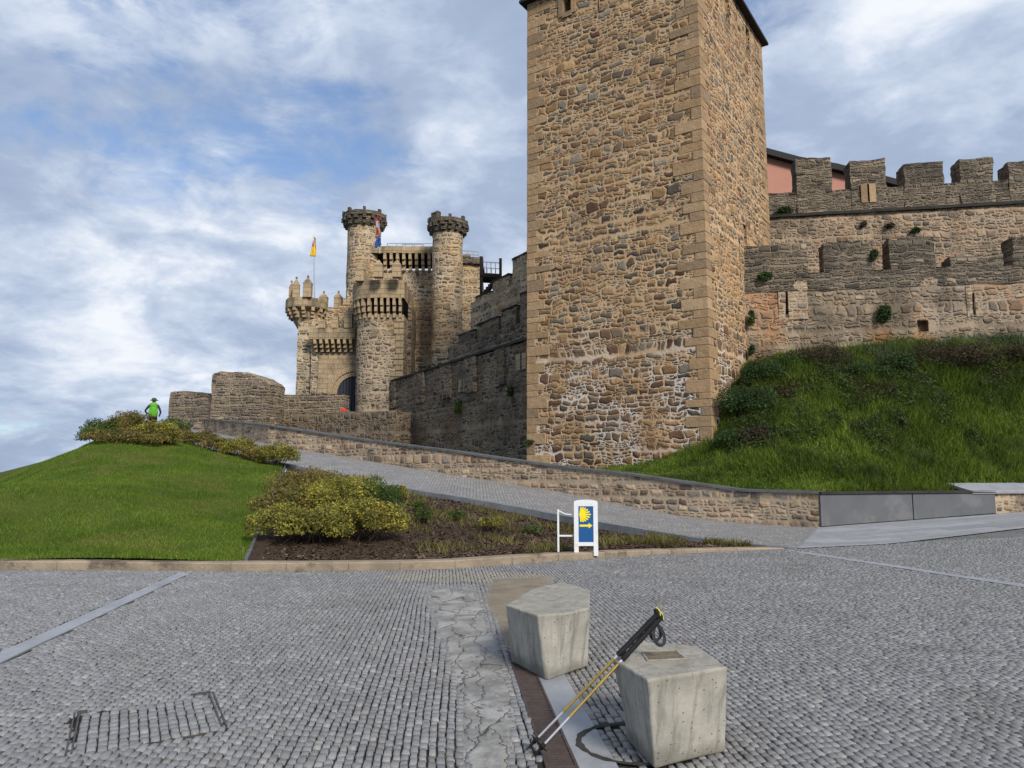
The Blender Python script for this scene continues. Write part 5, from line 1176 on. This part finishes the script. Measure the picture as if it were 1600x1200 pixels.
wallplant(1390, 352, dline(IP,Id,1390,352)-.1, 8, 4, 250, 'brownish tuft below the gap right of the second inner merlon', 'brownscrub')
wallplant(1366, 398, dline(OP,Od,1366,398)-.05, 6, 10, 300, 'plant growing on the broken end of a lower merlon', 'greenscrub')
wallplant(718, 636, dline(LP,Ld,718,636)-.2, 9, 12, 700, 'green bush hanging on the middle of the dark rampart', 'gshrub')
wallplant(629, 658, dline(LP,Ld,629,658)-.2, 9, 14, 700, 'green creeper trailing at the left foot of the dark rampart', 'gshrub')
wallplant(798, 612, dline(LP,Ld,798,612)-.2, 6, 9, 400, 'small green plant on the rampart close to the square tower', 'gshrub')
wallplant(826, 690, 34.6, 10, 3, 200, 'thin tuft at the foot of the square tower left edge', 'gshrub')

# ------------------------------------------------------------------ waymarker sign and frame
sg = thing('waymarker_sign', (1.43, 14.45, 0), 'white framed blue waymarker with yellow scallop shell and arrow', 'sign')
sx, sy, sw_, sh_ = 1.41, 14.45, .46, 1.07
mb = MB()
arc = [(-sw_/2, 0), (sw_/2, 0)]+[(sw_/2*math.cos(a)*1.0, sh_-.04+.04*math.sin(a)) for a in [math.pi*k/12 for k in range(13)]]
inn_ = [(-.145, .34), (.145, .34), (.145, 1.05), (-.145, 1.05)]
fp = lambda q, y: (sx+q[0], sy+y, q[1]-.06)
# frame as posts, head and lower rail
mb.box((sx-.185, sy, .55), (.085,.06,1.0)); mb.box((sx+.185, sy, .55), (.085,.06,1.0)); mb.box((sx, sy, .27), (.29,.05,.07))
P = [(-.2275,1.12), (.2275,1.12)]+[(.2275*math.cos(math.pi*k/12), 1.12+.045*math.sin(math.pi*k/12)) for k in range(1,12)]
lo = [(-.2275,1.04), (.2275,1.04), (.2275,1.12)]+[(.2275*math.cos(math.pi*k/12), 1.12+.045*math.sin(math.pi*k/12)) for k in range(1,12)]+[(-.2275,1.12)]
mb.poly([fp(q,-.0315) for q in lo], [(q[0],q[1]) for q in lo]); mb.poly([fp(q,.0315) for q in lo[::-1]])
for i in range(len(lo)): a, b = lo[i], lo[(i+1) % len(lo)]; mb.quad(fp(b,-.0315), fp(a,-.0315), fp(a,.0315), fp(b,.0315))
mb.build('frame', M['whitepaint'], sg)
mb = MB(); mb.box((sx, sy-.012, .64), (.286,.02,.70)); pn = mb.build('panel', M['blue'], sg)
# scallop shell: rays fanning from the hinge at the left
mb = MB(); hx, hz = -.105, .885; yb = -.0265
for k in range(11):
    a = math.radians(-85+k*17); L_ = .19-.06*abs(k-5)/5; w0, w1 = .010, .0155
    d = (math.cos(a), math.sin(a)); n_ = (-d[1], d[0]); q = [(hx-n_[0]*w0, hz-n_[1]*w0), (hx+d[0]*L_-n_[0]*w1, hz+d[1]*L_-n_[1]*w1), (hx+d[0]*(L_+.014), hz+d[1]*(L_+.014)), (hx+d[0]*L_+n_[0]*w1, hz+d[1]*L_+n_[1]*w1), (hx+n_[0]*w0, hz+n_[1]*w0)]
    mb.poly([fp(p, yb-.002*(k % 2)) for p in q])
q = [(hx+.055*math.cos(math.pi*2*k/20)+.03, hz+.058*math.sin(math.pi*2*k/20)) for k in range(20)]; mb.poly([fp(p, yb-.004) for p in q])
mb.quad(*[fp(p, yb-.005) for p in [(hx-.012,hz-.075), (hx+.01,hz-.08), (hx+.01,hz+.08), (hx-.012,hz+.075)]]); mb.build('scallop_shell', M['yellow'], pn)
mb = MB(); q = [(-.12,.655), (.05,.655), (.05,.625), (.125,.675), (.05,.725), (.05,.695), (-.12,.695)]; mb.poly([fp(p, yb) for p in q]); mb.build('arrow', M['yellow'], pn)
fm = thing('white_frame', (.98, 14.55, 0), 'thin pale tubular frame standing just left of the blue waymarker', 'frame')
mb = MB(); A = at(872,796,14.5); xl = A.x; xr = sx-.24
mb.beam((xl,14.5,.02), (xl,14.5,A.z), .035, .035, (1,0,0)); mb.build('post', M['whitepaint'], fm)
mb = MB(); mb.tube([(xl,14.5,A.z-.02), ((xl+xr)/2,14.5,A.z-.09), (xr,14.5,A.z-.10)], .012, 6); mb.build('rail', M['whitepaint'], fm); mb = MB(); mb.beam((xl,14.5,.42), (xr,14.5,.42), .03, .03); mb.build('rail', M['whitepaint'], fm)

# ------------------------------------------------------------------ concrete blocks
def block_obj(name, top, bot, h, label, inset=True, facet=None):
    n = len(top); base = Vector((sum(p[0] for p in bot)/n, sum(p[1] for p in bot)/n, 0)); t_ = thing(name, base, label, 'bollard', 'concrete blocks on the plaza')
    import bmesh
    bm = bmesh.new(); vb = [bm.verts.new((p[0]-base.x, p[1]-base.y, .0)) for p in bot]; vt = [bm.verts.new((p[0]-base.x, p[1]-base.y, h)) for p in top]
    bm.faces.new(vb[::-1]); tf = bm.faces.new(vt)
    for i in range(n): bm.faces.new((vb[i], vb[(i+1) % n], vt[(i+1) % n], vt[i]))
    bmesh.ops.recalc_face_normals(bm, faces=bm.faces)
    bmesh.ops.bevel(bm, geom=[e for e in bm.edges], offset=.018, segments=3, profile=.5, affect='EDGES')
    bm.faces.ensure_lookup_table()
    if inset:
        tfc = max((f for f in bm.faces if f.normal.z > .95), key=lambda f: f.calc_area()); r1 = bmesh.ops.inset_region(bm, faces=[tfc], thickness=.135)
        f0 = tfc; bmesh.ops.inset_region(bm, faces=[f0], thickness=.008, depth=-.012)
    bmesh.ops.triangulate(bm, faces=[f for f in bm.faces if len(f.verts) > 4])
    bmesh.ops.subdivide_edges(bm, edges=[e for e in bm.edges if e.calc_length() > .12], cuts=5, use_grid_fill=True)
    for v in bm.verts:
        k = mn.noise_vector(v.co*6)*.006+mn.noise_vector(v.co*21)*.0028; v.co += k
    me = bpy.data.meshes.new('body'); bm.to_mesh(me); bm.free(); me.materials.append(M['concrete']); o = bpy.data.objects.new('body', me); C.objects.link(o); o.parent = t_; o.location = base
    return t_
def q2(l, h): return [tuple(atz(*p, h))[:2] for p in l]
HN = .50
ntop = q2([(1012,1062), (1137,1042), (1090,1009), (1003,1002), (957,1030)], HN); nbot = [(.775,4.28), (1.235,4.53), (1.19,4.92), (.88,5.0), (.70,4.70)]
nb = block_obj('concrete_block', ntop, nbot, HN, 'nearest pale concrete block with trekking poles leaning on its corner', False)
HF = .50
ftop = q2([(839,961), (876,959), (922,949), (922,921), (878,909), (830,920), (790,945)], HF); fbot = [(.262,6.04), (.29,6.04), (.635,6.45), (.64,6.95), (.42,7.15), (.12,6.98), (-.005,6.6)]
fbk = block_obj('concrete_block', ftop, fbot, HF, 'farther stained concrete block with a chipped front edge by the drain', False)
# cast relief on the near block top
mb = MB(); Qs = [atz(x_, y_, HN+.0035) for x_, y_ in [(1012,1032), (1072,1029), (1056,1017), (1003,1019)]]; qc = sum(Qs, Vector())/4
for i in range(4):
    a, b = Qs[i], Qs[(i+1) % 4]; mb.beam(a, b, .009, .007)
mb.build('cast_edge', M['concrete'], nb)
mb = MB(); P = [[Qs[0].lerp(Qs[1], i/14).lerp(Qs[3].lerp(Qs[2], i/14), j/14)+Vector((0,0,random.uniform(-.001,.002))) for i in range(15)] for j in range(15)]
mb.grid(P, [[(p.x,p.y) for p in r] for r in P]); mb.build('cast_relief', plain('rough_brown_grout', (.20,.16,.115), .95, .2, .4, 30, .004, 120), nb)

# drain grate
dg = thing('drain_channel', (*dpt(0, 4.5), 0), 'rusty brown slotted drain grate running between setts and granite slabs', 'drain')
mb = MB(); rail = MB(); bed = MB()
for o_ in (-.082, .082): rail.beam((*dpt(o_,2.6),-.002), (*dpt(o_,7.0),-.002), .014, .02)
y_ = 2.6
while y_ < 7.0:
    mb.beam((*dpt(-.078,y_),-.003), (*dpt(.078,y_),-.003), .013, .014); y_ += .036
for y_ in np.arange(2.8, 7, .5): rail.beam((*dpt(-.08,y_),-.001), (*dpt(.08,y_),-.001), .016, .018)
for o_ in (0,): rail.beam((*dpt(o_,2.6),-.006), (*dpt(o_,7.0),-.006), .010, .012)
rust = plain('rusted_cast_iron', (.085,.062,.058), .7, .4, .35, 12, .002, 60)
mb.build('bars', rust, dg); rail.build('frame', rust, dg)
bed.quad((*dpt(-.085,2.6),-.0145), (*dpt(.085,2.6),-.0145), (*dpt(.085,7.0),-.0145), (*dpt(-.085,7.0),-.0145)); bed.build('channel', M['dark'], dg)
# round joint around the near block
rgm = plain('dark_joint_mortar', (.06,.057,.052), .9, .2, .4, 14, .008, 60)
rg = MB(); P = [[], []]
for k in range(49):
    a = 2*math.pi*k/48; w = .019*(1+.3*math.sin(k*1.3)+.2*math.sin(k*3.1))
    for i, rr in enumerate((RING[1]-w, RING[1]+w)): P[i].append((RING[0][0]+rr*math.cos(a), RING[0][1]+rr*math.sin(a), .006))
rg.grid([P[1], P[0]], [[(0,0)]*49]*2); tag(rg.build('circular_joint', rgm), kind='structure')
# access cover rails
mc = thing('access_cover', (-2.4,5.1,0), 'sunken square access cover filled with setts between worn steel edges', 'cover'); mb = MB()
mp_ = [Vector((*p, .003)) for p in [tuple(float(q) for q in m_) for m_ in MH]]
def railseg(a, b, w=.022):
    d = (b-a).normalized(); s_ = Vector((d.y,-d.x,0))
    for o_ in (-.014, .014): mb.beam(a+s_*o_, b+s_*o_, .010, .018)
railseg(mp_[0].lerp(mp_[3], .02), mp_[3]); railseg(mp_[1], mp_[2]); railseg(mp_[2], mp_[2].lerp(mp_[3], .16)); railseg(mp_[3], mp_[3].lerp(mp_[2], .07))
mb.build('rim', plain('worn_steel', (.12,.11,.10), .5, .5, .5, 15, .002, 50, metal=.5), mc)

# ------------------------------------------------------------------ trekking poles
gold = plain('gold_anodised_tube', (.52,.36,.09), .35, .6, .25, 20, metal=.7); silver = plain('bare_aluminium_tube', (.62,.63,.64), .35, .6, .15, 20, metal=.6); blk = plain('black_foam_grip', (.012,.012,.014), .75, .3, .3, 40, .002, 200); ylw = plain('yellow_plastic', (.65,.60,.05), .45, .4, .1)
webm = plain('grey_black_webbing', (.035,.038,.045), .8, .3, .3, 60)
ctop = Vector((*ntop[4], HN)); ref = atz(966,1026,HN+.012)
def trek(tip, touch, label, side):
    tip = Vector(tip); touch = Vector(touch); d = (touch-tip).normalized(); Lc = (touch-tip).length; t_ = thing('trekking_pole', tip, label, 'trekking pole', 'trekking poles leaning on the near block')
    P = lambda s_: tip+d*s_; r_ = d.cross(Vector((0,0,1))).normalized(); u = r_.cross(d)
    mb = MB(); mb.tube([P(0), P(.02), P(.045)], [.0025,.004,.006], 8); mb.tube([P(.03), P(.09)], [.0075,.009], 10); mb.build('tip', blk, t_, True)
    mb = MB(); n = 14
    for k in range(n):      # slotted mud basket
        a, b = 2*math.pi*k/n, 2*math.pi*(k+.7)/n
        q = lambda an, rr, h: P(.075+h)+(r_*math.cos(an)+u*math.sin(an))*rr
        mb.quad(q(a,.010,0), q(b,.010,0), q(b,.036,.006), q(a,.036,.006)); mb.quad(q(a,.010,-.004), q(a,.036,.002), q(b,.036,.002), q(b,.010,-.004)); mb.quad(q(a,.036,.002), q(a,.036,.006), q(b,.036,.006), q(b,.036,.002))
    mb.tube([P(.06), P(.085), P(.10)], [.013,.013,.009], 12); mb.build('basket', blk, t_)
    mb = MB(); mb.tube([P(.09), P(.31)], .0068, 12); mb.build('lower_tube', silver, t_, True)
    mb = MB(); mb.tube([P(.305), P(Lc-.025)], .0086, 12); mb.tube([P(.30), P(.325)], .0105, 12); mb.build('middle_tube', gold, t_, True)
    mb = MB(); mb.tube([P(Lc-.027), P(Lc+.02)], .0092, 12); mb.build('upper_tube', silver, t_, True)
    mb = MB(); k0 = Lc+.0
    mb.tube([P(k0), P(k0+.012), P(k0+.05), P(k0+.055), P(k0+.12), P(k0+.125), P(k0+.20), P(k0+.205), P(k0+.25), P(k0+.30), P(k0+.33)], [.014,.0175,.0175,.0155,.0165,.0155,.0165,.0150,.017,.016,.015], 14)
    g_ = P(k0+.33); mb.tube([g_-u*.012, g_+u*.01+d*.016, g_+u*.030+d*.024], [.016,.018,.012], 12); mb.build('grip', blk, t_, True)
    gr = MB(); e = g_+d*.022; gr.tube([e-u*.018-d*.004, e+u*.012+d*.008, e+u*.034+d*.010], [.006,.0085,.005], 10); gr.build('grip_cap', ylw, t_, True)
    lp = MB(); s0 = P(k0+.295)-u*.012; pts_ = []
    for k in range(15):
        a = 2*math.pi*k/14; pts_.append(s0+Vector((0,0,-1))*(.058*(1-math.cos(a)))+Vector((1,.15,0)).normalized()*(.026*math.sin(a)*(1+.5*(1-math.cos(a))/2)+.018*(1-math.cos(a))/2)+Vector((0,.01*side*(1-math.cos(a)),0)))
    for a, b in zip(pts_, pts_[1:]): lp.beam(a, b+(b-a)*.1, .019, .003, (0,1,.2))
    lp.build('wrist_strap', webm, t_); return t_
tipA = atz(822,1172,.012); tipB = atz(832,1183,.012)
trek(tipA, at(965,1024, ntop[4][1]-.025), 'gold and silver trekking pole, the upper left one of the pair', 1)
trek(tipB, at(972,1031, ntop[4][1]-.05), 'gold and silver trekking pole, the lower right one of the pair', -1)

# ------------------------------------------------------------------ the hiker on the crest
def person():
    D = 32.6; x = at(240, 640, D).x; y = D; z = 3.12; s = 1.75/1.75
    me = bpy.data.meshes.new('person'); 
    J = {'pel':(0,0,.96), 'wst':(0,0,1.12), 'chs':(.0,-.02,1.34), 'nck':(0,.0,1.49), 'nk2':(0,.02,1.56), 'hd':(0,.03,1.63), 'hd2':(0,.03,1.72),
         'sL':(-.18,0,1.44), 'eL':(-.34,.03,1.20), 'wL':(-.24,.20,1.10), 'hL':(-.19,.26,1.12), 'sR':(.18,0,1.44), 'eR':(.29,.0,1.17), 'wR':(.24,.16,1.02), 'hR':(.22,.23,1.0),
         'pL':(-.10,0,.92), 'kL':(-.12,.05,.50), 'aL':(-.12,-.03,.08), 'tL':(-.13,.14,.03), 'pR':(.10,0,.92), 'kR':(.12,.02,.50), 'aR':(.13,0,.08), 'tR':(.14,.17,.03)}
    rad = dict(pel=.16, wst=.14, chs=.155, nck=.07, nk2=.055, hd=.09, hd2=.085, sL=.075, eL=.048, wL=.034, hL=.038, sR=.075, eR=.048, wR=.034, hR=.038, pL=.095, kL=.062, aL=.042, tL=.036, pR=.095, kR=.062, aR=.042, tR=.036)
    E_ = [('pel','wst'), ('wst','chs'), ('chs','nck'), ('nck','nk2'), ('nk2','hd'), ('hd','hd2'), ('chs','sL'), ('sL','eL'), ('eL','wL'), ('wL','hL'), ('chs','sR'), ('sR','eR'), ('eR','wR'), ('wR','hR'), ('pel','pL'), ('pL','kL'), ('kL','aL'), ('aL','tL'), ('pel','pR'), ('pR','kR'), ('kR','aR'), ('aR','tR')]
    K = list(J); me.from_pydata([J[k] for k in K], [(K.index(a), K.index(b)) for a, b in E_], [])
    o = bpy.data.objects.new('person', me); C.objects.link(o); sk = o.modifiers.new('skin', 'SKIN'); sub = o.modifiers.new('sub', 'SUBSURF'); sub.levels = sub.render_levels = 2
    for k, v in zip(K, me.skin_vertices[0].data): v.radius = (rad[k], rad[k]*.85)
    me.skin_vertices[0].data[K.index('pel')].use_root = True
    t_ = NT('hiker_body_surface', .8, .2); zz = t_.sep(t_.coord('Object'))[2]
    c = t_.ramp(t_.math('DIVIDE', zz, 1.8), [(0, (.03,.025,.02)), (.06, (.012,.014,.03)), (.56, (.025,.05,.05)), (.845, (.34,.20,.14))], True); me.materials.append(t_.color(c))
    RZ = math.radians(24); o.rotation_euler = (0, 0, RZ); o.location = (x, y, z); tag(o, 'hiker seen from behind in dark jacket and trousers walking over the crest', 'person')
    mb = MB(); mb.lathe((0,.03,1.68), [(.165,-.01), (.16,.015), (.105,.02), (.10,.07), (.06,.105), (.001,.11)], 16); h_ = mb.build('sun_hat', plain('green_hat_cloth', (.05,.09,.03), .85, .2, .3), o, True)
    mb = MB()
    for k, (px_, pz, rx, ry, rz) in enumerate([(0,1.20,.165,.12,.30), (0,1.42,.155,.115,.14), (0,1.02,.15,.11,.12), (-.13,1.12,.06,.08,.14), (.13,1.12,.06,.08,.14)]):
        mb.lathe((px_,-.245,pz), [(.001,-rz), (rx*.75,-rz*.85), (rx,-rz*.4), (rx,rz*.4), (rx*.8,rz*.85), (.001,rz)], 14, sy=ry/rx)
    b = mb.build('body', plain('lime_green_rain_cover', (.12,.42,.03), .6, .3, .2, 8), None, True); bp = thing('backpack', (x, y-.24, z+.9), 'bright lime green backpack with rain cover on the hiker', 'backpack'); b.parent = bp; b.location = (x, y, z); b.rotation_euler = (0, 0, RZ)
    st_ = MB()
    for sgn in (-1, 1): st_.tube([(sgn*.10,-.15,1.45), (sgn*.11,-.02,1.53), (sgn*.12,.12,1.42), (sgn*.14,.1,1.2), (sgn*.12,-.12,1.05)], .018, 6)
    so = st_.build('strap', M['darkwood'], bp); so.location = (x, y, z); so.rotation_euler = (0, 0, RZ)
person()
settle()
